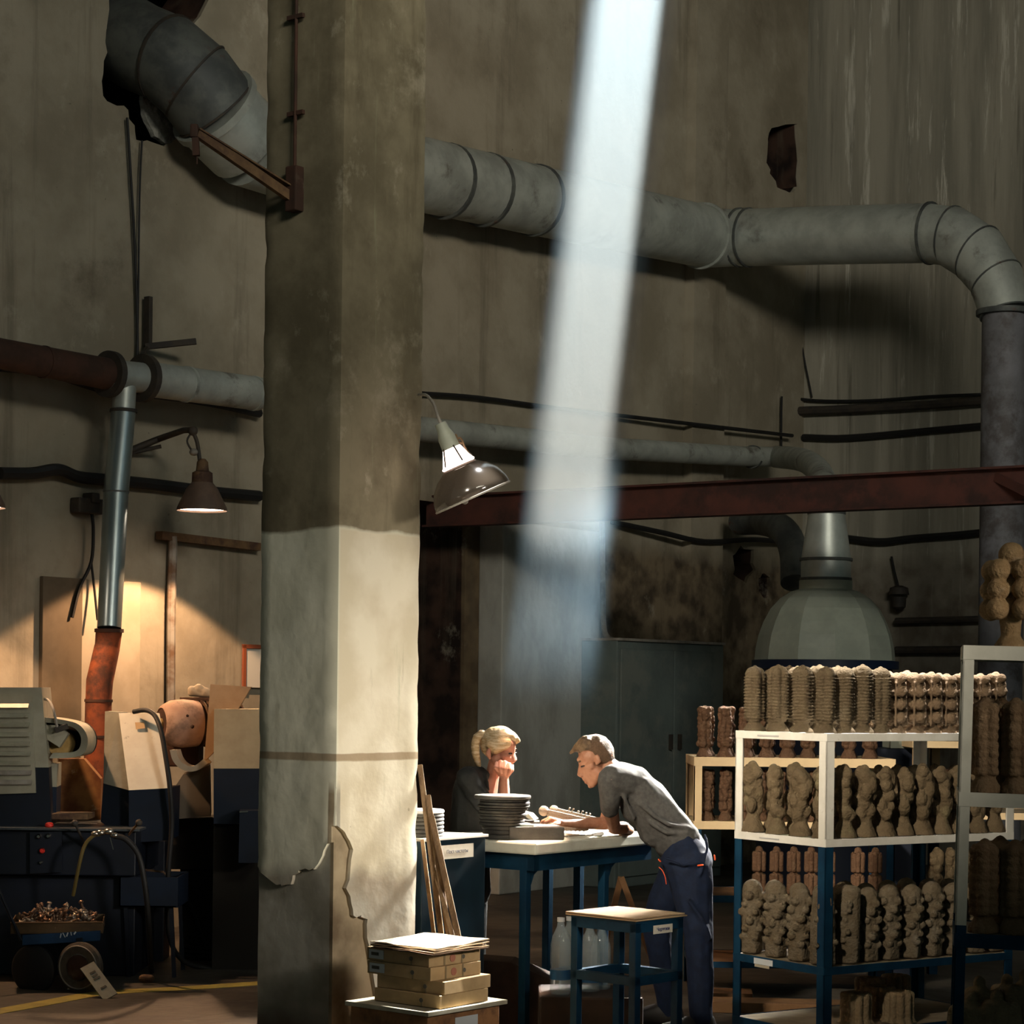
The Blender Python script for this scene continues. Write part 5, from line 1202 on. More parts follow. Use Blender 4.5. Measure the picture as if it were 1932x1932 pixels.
# head: cranium, face, jaw
hull(body, [S(1126, 1419, 29, YH), S(1119, 1422, 28, YH), S(1133, 1424, 26, YH)], 3)
hull(body, [S(1112, 1428, 20, YH - .03), S(1112, 1428, 20, YH + .03), S(1104, 1440, 13, YH - .022), S(1104, 1440, 13, YH + .022)])
hull(body, [S(1104, 1442, 12, YH - .02), S(1104, 1442, 12, YH + .02), S(1113, 1474, 8.5, YH), S(1108, 1464, 9, YH), S(1130, 1458, 10, YH - .045), S(1130, 1458, 10, YH + .045), S(1119, 1479, 6.5, YH - .012), S(1119, 1479, 6.5, YH + .012)])
hull(body, [S(1092.5, 1433, 4.4, YH - .03), S(1092.5, 1433, 4.4, YH + .03), S(1101, 1428, 7, YH)])                    # brow
hull(body, [S(1096, 1441, 3.6, YH), S(1092.5, 1461, 3.8, YH), S(1097, 1463, 4.2, YH - .011), S(1097, 1463, 4.2, YH + .011), S(1101, 1456, 5, YH)])   # nose
hull(body, [S(1103, 1470, 3.1, YH - .014), S(1103, 1470, 3.1, YH + .014), S(1101.5, 1469.5, 3.2, YH)])        # upper lip
hull(body, [S(1105.5, 1475.5, 3.1, YH - .012), S(1105.5, 1475.5, 3.1, YH + .012)])                                  # lower lip
hull(body, [S(1113.5, 1483, 4.6, YH), S(1118, 1481, 5, YH)])                                                    # chin
for sg in (-1, 1):                                                                                             # ears, cheekbones
    hull(body, [S(1127, 1428, 4.4, YH + sg * .072), S(1130, 1436, 4.0, YH + sg * .074), S(1126, 1441, 3, YH + sg * .070), S(1124, 1432, 2.5, YH + sg * .066)])
    hull(body, [S(1107, 1446, 6, YH + sg * .040), S(1116, 1446, 7, YH + sg * .052)])
# neck, trunk
hull(body, [S(1137, 1436, 19, YH), S(1168, 1468, 23, YH)])
hull(body, [S(1165, 1470, 22, YH - .12), S(1165, 1470, 22, YH + .12), S(1215, 1512, 32, YH - .06), S(1215, 1512, 32, YH + .06)])
hull(body, [S(1215, 1512, 32, YH - .06), S(1215, 1512, 32, YH + .06), S(1286, 1592, 27, YH - .05), S(1286, 1592, 27, YH + .05)])
# near arm: down to the elbow, forearm along the table edge
NE = (1159, 1562, 13.5, YH + .06)
hull(body, [S(1153, 1470, 20, YH - .17), S(1151, 1520, 15.5, YH - .10)]); hull(body, [S(1151, 1520, 15.5, YH - .10), S(*NE[:2], 12.5, NE[3])])
hull(body, [S(*NE[:2], 12.5, NE[3]), S(1176, 1562, 12.5, YH + .09), S(1188, 1567, 9, YH + .17)]); hull(body, [S(1188, 1567, 9, YH + .17), S(1176, 1567, 6.2, YH + .27)])
# far arm reaching over the table
hull(body, [S(1162, 1470, 20, YH + .18), S(1150, 1530, 15, YH + .20)]); hull(body, [S(1150, 1530, 15, YH + .20), S(1141, 1554, 12.5, YH + .17)])
hull(body, [S(1141, 1554, 12.5, YH + .17), S(1118, 1553, 12, YH + .12), S(1098, 1554, 9.6, YH + .08)]); hull(body, [S(1098, 1554, 9.6, YH + .08), S(1060, 1553, 6.6, YH + .0)])
# legs under the trousers, feet
hull(body, [S(1302, 1620, 26, YH - .08), S(1322, 1760, 19, YH - .13)]); hull(body, [S(1322, 1760, 19, YH - .13), S(1326, 1920, 12, YH - .13)])
hull(body, [S(1288, 1620, 26, YH + .08), S(1238, 1745, 19, YH + .16)]); hull(body, [S(1236, 1745, 20, YH + .16), S(1262, 1905, 12, YH + .24)])
def hand(bm, wrist, knuck, tips, rk, rf, thumb):
    """wrist (P), four knuckles, for each finger (mid, tip), thumb chain"""
    hull(bm, [(wrist, rk)] + [(k, rk * .72) for k in knuck])
    for k, (m_, t_), r in zip(knuck, tips, (1.0, 1.05, 1.0, .86)):
        hull(bm, [(k, rf * 1.1 * r), (m_, rf * r)]); hull(bm, [(m_, rf * r), (t_, rf * .85 * r)])
    hull(bm, [(wrist.lerp(thumb[0], .55), rk * .7), (thumb[0], rf * 1.15)]); hull(bm, [(thumb[0], rf * 1.15), (thumb[1], rf)])
w_ = q(1060, 1552, YH)
kn = [q(1040, 1546, YH - .035), q(1037, 1544.5, YH - .012), q(1037, 1545, YH + .012), q(1040, 1547, YH + .034)]
tp = [(q(1030, 1551, YH - .038), q(1029, 1557.5, YH - .036)), (q(1024, 1550, YH - .012), q(1021, 1556.5, YH - .012)), (q(1025, 1551, YH + .013), q(1022, 1556, YH + .013)), (q(1030, 1552, YH + .036), q(1028, 1556, YH + .034))]
hand(body, w_, kn, tp, .0145, .0088, [q(1048, 1555, YH - .045), q(1039, 1557.5, YH - .055)])
w_ = q(1178, 1567, YH + .26)
kn = [q(1164, 1565, YH + .275), q(1163, 1566, YH + .295), q(1164, 1567, YH + .315), q(1167, 1568, YH + .333)]
tp = [(k + V3((-.03, .0, -.012)), k + V3((-.035, 0, -.028))) for k in kn]
hand(body, w_, kn, tp, .0135, .0085, [q(1168, 1566, YH + .245), q(1158, 1568, YH + .250)])
man = blob('person', body, m_skin, .0034, None, 2, .4)
tag(man, 'short-haired man in grey t-shirt and dark blue trousers leaning forward over the work table', 'person')
m_shirt = mat('grey_tshirt', (.075, .072, .066), (.055, .052, .049), rough=.9, scale=60, bump=.4, bscale=11)
sh = nb()
hull(sh, [S(1156, 1470, 27, YH - .16), S(1160, 1470, 26, YH + .16), S(1172, 1466, 27, YH), S(1192, 1478, 35, YH - .09), S(1192, 1478, 35, YH + .09)])
hull(sh, [S(1192, 1478, 35, YH - .09), S(1192, 1478, 35, YH + .09), S(1223, 1512, 40, YH - .07), S(1223, 1512, 40, YH + .07), S(1205, 1530, 30, YH - .05), S(1205, 1530, 30, YH + .05)])
hull(sh, [S(1223, 1512, 40, YH - .07), S(1223, 1512, 40, YH + .07), S(1262, 1558, 38, YH - .075), S(1262, 1558, 38, YH + .075), S(1235, 1570, 30, YH - .05), S(1235, 1570, 30, YH + .05)])
hull(sh, [S(1262, 1558, 38, YH - .075), S(1262, 1558, 38, YH + .075), S(1287, 1580, 33, YH - .085), S(1287, 1580, 33, YH + .085), S(1258, 1598, 21, YH - .07), S(1258, 1598, 21, YH + .07)])
hull(sh, [S(1150, 1472, 24, YH - .165), S(1151, 1515, 19.5, YH - .13), S(1150, 1526, 18, YH - .11)])
hull(sh, [S(1162, 1474, 24, YH + .17), S(1154, 1515, 19.5, YH + .19)])
hull(sh, [S(1160, 1452, 16, YH), S(1172, 1462, 22, YH)])
def fold(bm, pts, r):
    for a, b in zip(pts, pts[1:]): hull(bm, [S(*a[:2], r, a[2]), S(*b[:2], r, b[2])], 1)
fold(sh, [(1300, 1563, YH - .14), (1262, 1556, YH - .175), (1235, 1540, YH - .17), (1210, 1516, YH - .16)], 5)
fold(sh, [(1296, 1572, YH - .15), (1258, 1572, YH - .17), (1225, 1552, YH - .155)], 4)
fold(sh, [(1226, 1477, YH - .12), (1214, 1470, YH - .15), (1200, 1474, YH - .16)], 4)
fold(sh, [(1172, 1480, YH - .175), (1180, 1510, YH - .165), (1196, 1545, YH - .13)], 4)
blob('t_shirt', sh, m_shirt, .0065, man, 3, .5, label='loose grey t-shirt', disp=(.006, 13))
m_jean = mat('dark_blue_workwear', (.0045, .011, .032), (.003, .007, .021), rough=.85, scale=30, bump=.4, bscale=14)
tr_ = nb()
hull(tr_, [S(1287, 1590, 32, YH - .09), S(1287, 1590, 32, YH + .09), S(1307, 1624, 38, YH - .08), S(1307, 1624, 38, YH + .08), S(1278, 1625, 32, YH - .08), S(1278, 1625, 32, YH + .08), S(1300, 1585, 24, YH)])
hull(tr_, [S(1307, 1630, 38, YH - .10), S(1290, 1640, 36, YH - .10), S(1318, 1760, 28, YH - .13)]); hull(tr_, [S(1318, 1760, 28, YH - .13), S(1324, 1935, 22, YH - .13)])
hull(tr_, [S(1282, 1632, 37, YH + .08), S(1240, 1745, 29, YH + .16), S(1245, 1720, 30, YH + .14)]); hull(tr_, [S(1240, 1745, 29, YH + .16), S(1262, 1915, 21, YH + .24)])
fold(tr_, [(1255, 1618, YH - .19), (1290, 1632, YH - .20), (1320, 1628, YH - .19)], 4)
fold(tr_, [(1330, 1575, YH - .13), (1335, 1600, YH - .16), (1322, 1650, YH - .19)], 4)
fold(tr_, [(1300, 1700, YH - .20), (1325, 1735, YH - .20), (1340, 1770, YH - .18)], 4)
blob('trousers', tr_, m_jean, .0075, man, 3, .5, label='dark blue work trousers', disp=(.006, 11))
m_shoe = mat('black_shoe', (.02, .018, .016), rough=.6)
for (px, Y) in ((1322, YH - .13), (1260, YH + .24)):
    bm = nb(); a = P(px, 1900, Y); hull(bm, [(V3((a.x + .03, Y, .045)), .045), (V3((a.x - .16, Y, .035)), .035), (V3((a.x - .2, Y, .025)), .025), (V3((a.x + .02, Y, .08)), .045)]); blob('shoe', bm, m_shoe, .008, man, 2)
m_or = mat('orange_trim', (.75, .10, .03), rough=.7)
def tabm(a, b, r, name='pocket_tab'):
    bm = nb(); hull(bm, [(a, r), (b, r)], 2); obj(name, bm, m_or, man, 'all')
tabm(q(1317, 1633, YH - .192), q(1326, 1632, YH - .190), .004)
tabm(q(1348, 1614, YH - .10), q(1349, 1622, YH - .10), .0038)
bm = nb(); tube(bm, smoothpath([q(1243, 1636, YH - .165), q(1250, 1643, YH - .19), q(1255, 1655, YH - .20), q(1257, 1668, YH - .19)], 4), .0019, 6); obj('orange_piping', bm, m_or, man)
tabm(q(1243, 1622, YH - .16), q(1246, 1625, YH - .165), .004)
m_hair = mat('light_brown_hair', (.12, .072, .038), (.07, .042, .022), (.17, .11, .06), rough=.6, scale=60, stretch=(1, 1, 1), scale2=25, bump=.25, bscale=120)
hr = nb()
hull(hr, [S(1112, 1410, 23.5, YH - .012), S(1112, 1410, 23.5, YH + .012), S(1128, 1413, 27.6, YH), S(1138, 1420, 22, YH)])
hull(hr, [S(1106, 1402, 15, YH - .03), S(1106, 1402, 15, YH + .03), S(1091, 1408, 7.5, YH - .025), S(1091, 1408, 7.5, YH + .025), S(1084, 1414, 4.5, YH - .02), S(1084, 1414, 4.5, YH + .02)])
hull(hr, [S(1084, 1413.5, 4.5, YH - .02), S(1084, 1413.5, 4.5, YH + .02), S(1077, 1421, 2.2, YH - .012), S(1077, 1421, 2.2, YH + .015)])
blob('hair', hr, m_hair, .0042, man, 1, .5, label='swept-up light brown top hair', disp=(.002, 90))
hr = nb()
hull(hr, [S(1123.5, 1413.5, 29.6, YH - .005), S(1123.5, 1413.5, 29.6, YH + .005), S(1129, 1420, 29.6, YH - .004), S(1129, 1420, 29.6, YH + .004), S(1137, 1428, 23, YH)]); hull(hr, [S(1137, 1428, 23.5, YH), S(1147, 1442, 14, YH)])
blob('cropped_hair', hr, mat('cropped_hair_stubble', (.27, .155, .085), (.21, .12, .065), rough=.8, scale=120, bump=.5, bscale=200), man, .0042 and man or None) if False else blob('cropped_hair', hr, mat('cropped_hair_stubble', (.12, .07, .04), (.09, .052, .03), rough=.8, scale=120, bump=.5, bscale=200), .0042, man, 2, .5, label='closely cropped sides and back')
m_eye = mat('dark_eye', (.03, .02, .015), rough=.3)
for sg in (-1, 1):
    bm = nb(); hull(bm, [S(1097.5, 1446.5, 1.9, YH + sg * .041), S(1102.5, 1444.5, 1.8, YH + sg * .049)]); obj('eyelid_line', bm, m_eye, man, 'all')
    bm = nb(); hull(bm, [S(1093, 1437, 2.1, YH + sg * .038), S(1102, 1434, 1.9, YH + sg * .052)]); obj('eyebrow', bm, m_hair, man, 'all')

# -------- woman with her chin on her fist
YW = 9.66; SW = FPX / YW
def W(px, py, r, Y): return (P(px, py, Y), r / SW)
m_skin2 = skin('skin_rosy', (.52, .25, .17), (.44, .19, .13))
bm = nb()
hull(bm, [W(938, 1402, 27, YW), W(944, 1402, 27, YW)], 3)
hull(bm, [W(958, 1404, 16, YW - .028), W(958, 1404, 16, YW + .028), W(962, 1414, 11, YW - .028), W(962, 1414, 11, YW + .02)])
hull(bm, [W(960, 1416, 11, YW - .026), W(960, 1416, 11, YW + .02), W(958, 1446, 8, YW - .008), W(953, 1440, 10, YW - .02), W(936, 1432, 10, YW - .045), W(936, 1432, 10, YW + .04), W(962, 1432, 8, YW - .012), W(959, 1452, 6, YW - .006)])
hull(bm, [W(968, 1418, 3, YW - .012), W(972.5, 1433, 3.2, YW - .014), W(968, 1436, 4, YW - .024), W(967, 1435, 4, YW)])      # nose
hull(bm, [W(968.5, 1411, 4, YW - .03), W(969, 1411, 4, YW + .015), W(962, 1408, 6, YW)])                                     # brow
hull(bm, [W(950, 1427, 8, YW - .052), W(957, 1428, 8, YW - .040)])                                                           # cheek
hull(bm, [W(967, 1444, 2.6, YW - .018), W(967, 1444, 2.6, YW + .002)]); hull(bm, [W(965.5, 1448, 2.7, YW - .017), W(965.5, 1448, 2.7, YW)])
for sg in (-1, 1): hull(bm, [W(922, 1415, 4, YW + sg * .068), W(920, 1422, 4.2, YW + sg * .071), W(924, 1430, 3.2, YW + sg * .067)])
hull(bm, [W(935, 1435, 13, YW), W(928, 1468, 14, YW)]); hull(bm, [W(928, 1468, 14, YW), W(915, 1500, 24, YW)])
hull(bm, [W(890, 1475, 17, YW - .13), W(905, 1475, 17, YW + .14), W(890, 1560, 30, YW), W(890, 1600, 30, YW)])
hull(bm, [W(890, 1600, 30, YW), W(884, 1720, 26, YW)]); hull(bm, [W(882, 1700, 22, YW - .08), W(880, 1900, 11, YW - .1)]); hull(bm, [W(894, 1700, 22, YW + .08), W(896, 1895, 11, YW + .1)])
# supporting arm
ELB = (952, 1556, 11, YW - .10)
hull(bm, [W(884, 1470, 17, YW - .16), W(918, 1520, 14, YW - .15)]); hull(bm, [W(918, 1520, 14, YW - .15), W(*ELB[:2], 11, ELB[3])])
hull(bm, [W(*ELB[:2], 11, ELB[3]), W(952, 1520, 12, YW - .10)]); hull(bm, [W(952, 1520, 12, YW - .10), W(951, 1475, 9.5, YW - .08), W(951, 1464, 9, YW - .075)])
# other arm resting on the table
hull(bm, [W(905, 1475, 17, YW + .15), W(935, 1545, 12, YW + .16)]); hull(bm, [W(935, 1545, 12, YW + .16), W(985, 1553, 9, YW + .02)]); hull(bm, [W(985, 1553, 9, YW + .02), W(1000, 1556, 7, YW - .03)])
for k in range(4):
    a = q(1000, 1556, YW - .03) + V3((.012, .018 * k - .03, .002)); hull(bm, [(a, .009), (a + V3((.03, 0, -.004)), .008)]); hull(bm, [(a + V3((.03, 0, -.004)), .008), (a + V3((.05, 0, -.014)), .007)])
# fist: palm under the chin, fingers curled with the knuckles up
YF = YW - .088
hull(bm, [W(951, 1464, 8.5, YF + .012), W(940, 1450, 8, YF + .010), W(960, 1449, 8, YF + .006), W(950, 1446, 9, YF + .010)])
for (kx, ky, mx, my, tx, ty, r) in ((937, 1440, 934.5, 1448, 939, 1454, 3.6), (944.5, 1437.5, 943.5, 1449, 945.5, 1457.5, 4.0), (952.5, 1438.5, 952.5, 1451, 952.8, 1460, 4.1), (960.5, 1442, 962.5, 1452, 959.5, 1460.5, 4.1)):
    hull(bm, [W(kx, ky, r * 1.1, YF - .004), W(mx, my, r, YF - .026)]); hull(bm, [W(mx, my, r, YF - .026), W(tx, ty, r * .9, YF - .014)])
hull(bm, [W(957, 1463, 4.5, YF), W(966, 1453, 4, YF + .012)]); hull(bm, [W(966, 1453, 4, YF + .012), W(966, 1445, 3.4, YF + .02)])
woman = blob('person', bm, m_skin2, .0038, None, 1, .45)
tag(woman, 'blonde woman with a ponytail in a black jacket, chin propped on her fist', 'person')
m_jack = mat('black_jacket', (.016, .017, .016), (.010, .011, .011), rough=.85, scale=40, bump=.5, bscale=12)
jk = nb()
hull(jk, [W(884, 1466, 22, YW - .13), W(902, 1468, 20, YW + .15), W(905, 1465, 17, YW), W(882, 1500, 30, YW - .09), W(900, 1505, 28, YW + .1)])
hull(jk, [W(882, 1500, 30, YW - .09), W(900, 1505, 28, YW + .1), W(884, 1600, 38, YW - .08), W(892, 1600, 36, YW + .1)])
hull(jk, [W(884, 1600, 38, YW - .08), W(892, 1600, 36, YW + .1), W(884, 1680, 36, YW - .05), W(892, 1680, 36, YW + .06)])
hull(jk, [W(882, 1468, 22, YW - .16), W(912, 1515, 18, YW - .165)]); hull(jk, [W(912, 1515, 18, YW - .165), W(940, 1556, 14.5, YW - .12)])
hull(jk, [W(904, 1470, 22, YW + .16), W(932, 1545, 15, YW + .17)]); hull(jk, [W(932, 1545, 15, YW + .17), W(970, 1552, 11.5, YW + .06)])
hull(jk, [W(915, 1462, 9, YW - .06), W(912, 1470, 10, YW + .02), W(905, 1455, 9, YW)])
for pts, r in (([(898, 1478, YW - .19), (914, 1496, YW - .21), (926, 1512, YW - .20)], 4), ([(880, 1500, YW - .18), (900, 1525, YW - .20), (920, 1540, YW - .20)], 4), ([(905, 1450, YW - .05), (915, 1466, YW - .09), (920, 1490, YW - .11)], 4)):
    for a, b in zip(pts, pts[1:]): hull(jk, [W(a[0], a[1], r, a[2]), W(b[0], b[1], r, b[2])], 1)
blob('jacket', jk, m_jack, .0065, woman, 2, .5, label='dark work jacket', disp=(.006, 13))
jk = nb(); hull(jk, [W(885, 1690, 30, YW - .05), W(893, 1690, 30, YW + .06)]); hull(jk, [W(884, 1690, 28, YW - .08), W(880, 1890, 18, YW - .1)]); hull(jk, [W(894, 1690, 28, YW + .08), W(896, 1890, 18, YW + .1)])
blob('trousers', jk, m_jack, .009, woman, 2)
for dx, Y in ((880, YW - .1), (896, YW + .1)):
    bm = nb(); a = P(dx, 1880, Y); hull(bm, [(V3((a.x - .03, Y, .045)), .045), (V3((a.x + .14, Y, .035)), .035)]); blob('shoe', bm, m_shoe, .009, woman, 2)
m_blonde = mat('blonde_hair', (.62, .44, .24), (.42, .27, .13), (.75, .60, .40), rough=.5, scale=45, stretch=(.5, 1, 3.0), scale2=30, bump=.2, bscale=110)
hr = nb()
hull(hr, [W(936, 1400, 30, YW), W(944, 1398, 29, YW), W(932, 1404, 27, YW)], 3)
hull(hr, [W(950, 1392, 20, YW - .02), W(950, 1392, 20, YW + .02), W(966, 1392, 11, YW - .028), W(966, 1392, 11, YW + .02), W(975, 1396, 5, YW - .022), W(975, 1396, 5, YW + .01)])
hull(hr, [W(975, 1394, 5, YW - .03), W(979, 1398, 3.2, YW - .02), W(973, 1402, 3, YW - .03)]); hull(hr, [W(935, 1412, 12, YW - .056), W(955, 1402, 11, YW - .052), W(928, 1402, 13, YW - .05)])
hull(hr, [W(924, 1400, 14, YW), W(918, 1390, 9, YW)])
fold2 = [(955, 1408, YW - .062), (944, 1413, YW - .071), (932, 1410, YW - .074), (922, 1400, YW - .06)]
for a, b in zip(fold2, fold2[1:]): hull(hr, [W(a[0], a[1], 2.6, a[2]), W(b[0], b[1], 2.6, b[2])], 1)
blob('hair', hr, m_blonde, .0038, woman, 2, .5, label='blonde hair drawn back', disp=(.0012, 60))
hr = nb(); pts = [(919, 1389, 8), (909, 1385, 8.5), (900, 1391, 8.5), (896.5, 1405, 8.5), (897.5, 1422, 8), (901, 1436, 6.5), (905, 1448, 2.5)]
for a, b in zip(pts, pts[1:]): hull(hr, [W(a[0], a[1], a[2], YW - .01), W(b[0], b[1], b[2], YW - .01)])
blob('ponytail', hr, m_blonde, .0038, woman, 1, .5, label='blonde ponytail', disp=(.002, 80))
bm = nb(); lathe(bm, [(.018, -.006), (.021, 0), (.018, .006)], P(918, 1389, YW - .005), 16, V3((1, 0, .3)).normalized()); obj('hair_band', bm, m_shoe, woman, True)
for (px, py, Y) in ((963, 1421.5, YW - .053), (971.5, 1420.5, YW + .012)):
    bm = nb(); hull(bm, [W(px - 2, py + .5, 1.7, Y), W(px + 2.2, py + .2, 1.6, Y + .008)]); obj('eye', bm, m_eye, woman, 'all')
    bm = nb(); hull(bm, [W(px - 3.5, py - 6.5, 1.3, Y), W(px + 3, py - 7.2, 1.2, Y + .006)]); obj('eyebrow', bm, m_hair, woman, 'all')
bm = nb(); hull(bm, [W(968.3, 1446, 1.2, YW - .02), W(968.5, 1446, 1.2, YW)]); obj('mouth', bm, mat('lip', (.35, .10, .08), rough=.5), woman, 'all')
# ================================================================ grinding machines and cart on the left
m_enam = mat('grubby_white_enamel', (.31, .30, .23), (.25, .24, .18), (.15, .13, .085), rough=.5, scale=7, scale2=9, lo2=.60, hi2=.72, spec=.4)
m_beige = mat('beige_enamel', (.50, .40, .25), (.44, .34, .21), rough=.55, scale=8)
m_navy = mat('navy_enamel', (.002, .005, .013), (.0015, .004, .009), (.006, .006, .007), rough=.5, scale=6, scale2=6, lo2=.6, hi2=.75, spec=.4)
m_navy2 = mat('blue_enamel', (.002, .009, .024), (.0015, .006, .016), rough=.5, scale=6, spec=.4)
m_chrome = mat('polished_steel', (.55, .52, .46), rough=.25, metal=1.0)
m_red = mat('red_button', (.55, .03, .02), rough=.4)
m_yell = mat('ochre_wheel', (.38, .25, .09), (.28, .18, .06), rough=.85, scale=20)
m_pink = mat('dusty_pink_motor', (.42, .27, .19), (.34, .21, .15), (.22, .14, .10), rough=.7, scale=9, scale2=8)
MY = 10.9
def Q(x, y, Y=MY): return P(x, y, Y)
def poly(pts, Y, d, back=V3((-.12, .99, 0))):
    bm = nb(); prism(bm, [P(x, y, Y) for x, y in pts], back * d); return bm
# machine 1: bench grinder base with louvred hood
g1 = thing('grinding_machine', (Q(110, 1800).x, MY, 0), 'blue and white grinding machine with louvred cover and control desk at the left edge', 'machine')
m1w = poly([(-60, 1297), (78, 1297), (92, 1448), (-60, 1448)], MY, .5); obj('upper_cover', m1w, m_enam, g1)
obj('lower_cover', poly([(-60, 1448), (92, 1448), (97, 1562), (-60, 1562)], MY, .5), m_navy, g1)
bm = nb()
prism(bm, [Q(-60, 1320, MY - .02), Q(60, 1320, MY - .02), Q(67, 1496, MY - .02), Q(-60, 1500, MY - .02)], V3((0, .018, 0))); obj('louvre_frame', bm, m_enam, g1)
for k in range(9):
    y = 1332 + k * 18; bm = nb(); a, b = Q(-60, y, MY - .03), Q(54 + k * .8, y, MY - .03); bar(bm, a, b, .03, .006, up=V3((0, -.7, .7)), bevel=.001); obj('slat', bm, m_enam if k < 7 else m_greycable, g1)
# belt guard and wheel
bm = nb(); path = smoothpath([Q(80, 1350, 11.15), Q(130, 1356, 11.15), Q(165, 1366, 11.15), Q(181, 1390, 11.15), Q(175, 1418, 11.15), Q(150, 1427, 11.15), Q(110, 1428, 11.15)], 5)
inner = [p + (Q(128, 1392, 11.15) - p) * .26 for p in path]
sv = V3((0, -.22, 0)); vs = []
for p, i_ in zip(path, inner): vs.append([bm.verts.new(p), bm.verts.new(p + sv), bm.verts.new(i_ + sv * .9), bm.verts.new(i_)])
for a, b in zip(vs, vs[1:]):
    for k in range(4): bm.faces.new((a[k], a[(k + 1) % 4], b[(k + 1) % 4], b[k]))
bm.faces.new(vs[0]); bm.faces.new(vs[-1][::-1]); obj('belt_guard', bm, m_enam, g1, True)
bm = nb(); prism(bm, [p + V3((0, .01, 0)) for p in path], V3((0, .02, 0))); obj('guard_back', bm, m_dark, g1)
bm = nb(); lathe(bm, [(.066, 0), (.075, .01), (.075, .045), (.066, .055)], P(117, 1402, 11.1), 32, -Y1); obj('abrasive_wheel', bm, m_yell, g1, True)
bm = nb(); prism(bm, [Q(84, 1368, 10.98), Q(112, 1368, 10.98), Q(128, 1385, 10.98), Q(112, 1410, 10.98), Q(84, 1392, 10.98)], V3((0, .05, 0))); obj('wheel_cover', bm, m_enam, g1)
bm = nb(); bar(bm, Q(104, 1378, 10.93), Q(128, 1370, 10.93), .03, .03, bevel=.004); obj('cover_latch', bm, m_blackmetal, g1)
bm = nb(); tube(bm, smoothpath([Q(80, 1318, 10.98), Q(92, 1322, 10.95), Q(101, 1340, 10.92), Q(108, 1372, 10.92)], 5), .007, 8); obj('hose', bm, m_greycable, g1, True)
obj('side_box_upper', poly([(90, 1440), (108, 1441), (107, 1485), (91, 1484)], MY + .15, .25), m_enam, g1)
obj('side_box_lower', poly([(91, 1484), (107, 1485), (106, 1534), (92, 1534)], MY + .15, .25), m_navy2, g1)
# desk
dk0 = Q(-60, 1562, 10.75); dz_ = Q(60, 1562, 10.75).z
bm = nb(); a, b = Q(-60, 1562, 10.75), Q(263, 1562, 10.75); add_box(bm, V3((a.x, 10.75, dz_ - .012)), X1, Y1, Z1, b.x - a.x, .8, .012, .002); obj('desk_top', bm, mat('oily_steel_plate', (.10, .12, .13), (.06, .07, .08), rough=.35, metal=.5, scale=8), g1)
c_ = Q(255, 1700, 10.8); bm = nb(); add_box(bm, V3((a.x, 10.8, Q(1, 1650, 10.8).z)), X1, Y1, Z1, c_.x - a.x, .72, dz_ - .012 - Q(1, 1650, 10.8).z, .006); obj('desk_body', bm, m_navy, g1)
c_ = Q(150, 1700, 10.9); bm = nb(); add_box(bm, V3((a.x, 10.9, 0)), X1, Y1, Z1, Q(255, 1700, 10.9).x - a.x, .6, Q(1, 1650, 10.9).z, .006); obj('pedestal', bm, m_navy, g1)
bm = nb(); prism(bm, [Q(58, 1570, 10.79), Q(118, 1568, 10.79), Q(118, 1645, 10.79), Q(58, 1648, 10.79)], V3((0, -.02, 0))); obj('control_panel', bm, m_navy, g1)
for (x, y, m_, r, nm) in ((93, 1556, m_red, .022, 'stop_button'), (80, 1605, m_red, .014, 'red_button'), (74, 1578, m_chrome, .012, 'switch'), (92, 1577, m_chrome, .012, 'switch'), (78, 1627, m_chrome, .008, 'switch')):
    bm = nb()
    if nm == 'stop_button': c = Q(x, y + 6, 10.82); lathe(bm, [(.012, 0), (r, .008), (r, .02), (r * .6, .028)], c, 20)
    else: lathe(bm, [(r, 0), (r, .015), (r * .6, .022)], Q(x, y, 10.77), 16, -Y1)
    obj(nm, bm, m_, g1, True)
for (x0, y0, x1, y1) in ((141, 1553, 160, 1592), (262, 1552, 243, 1575)):
    bm = nb(); tube(bm, [Q(x0, y0, 10.66), Q(x1, y1, 10.76)], .006, 8); lv = obj('lever', bm, m_ochre if x0 > 200 else m_blackmetal, g1, True)
    bm = nb(); ball(bm, Q(x0, y0, 10.66), .018, 2); obj('knob', bm, m_blackmetal, lv, 'all')
bm = nb(); add_box(bm, Q(92, 1546, 10.95), X1, Y1, Z1, .2, .2, .03, .004); tag(obj('steel_block', bm, m_ochre), 'brown steel block lying on the machine desk', 'block')
tag(obj('rusty_column', poly([(110, 1432), (158, 1432), (190, 1470), (190, 1550), (108, 1550)], 11.45, .15), mat('flaking_orange_paint', (.26, .13, .045), (.14, .05, .02), (.40, .30, .18), rough=.85, scale=7, scale2=9, lo2=.6, hi2=.7)), 'flaking orange column behind the belt guard', 'column')
# machine 2: slanted white hood
g2 = thing('grinding_machine', (Q(260, 1800, 11.0).x, 11.2, 0), 'blue machine with a slanted stained white front cover and black hose over it', 'machine')
fr_ = [P(224, 1345, 11.15), P(301, 1346, 11.15), P(306, 1372, 11.1), P(320, 1487, 10.95), P(243, 1491, 10.95)]
bm = nb(); prism(bm, fr_, V3((-.02, .10, 0))); obj('slanted_cover', bm, mat('stained_white_cover', (.60, .57, .46), (.54, .50, .40), (.26, .23, .18), rough=.55, scale=7, scale2=16, lo2=.62, hi2=.72, spec=.4), g2)
bm = nb(); prism(bm, [P(198, 1342, 11.25), P(226, 1344, 11.18), P(243, 1491, 11.0), P(195, 1478, 11.05)], V3((.0, .22, 0))); obj('side_cover', bm, mat('darker_side_enamel', (.17, .165, .13), (.13, .125, .095), rough=.6, scale=8), g2)  # side cover in a darker tone than the white front
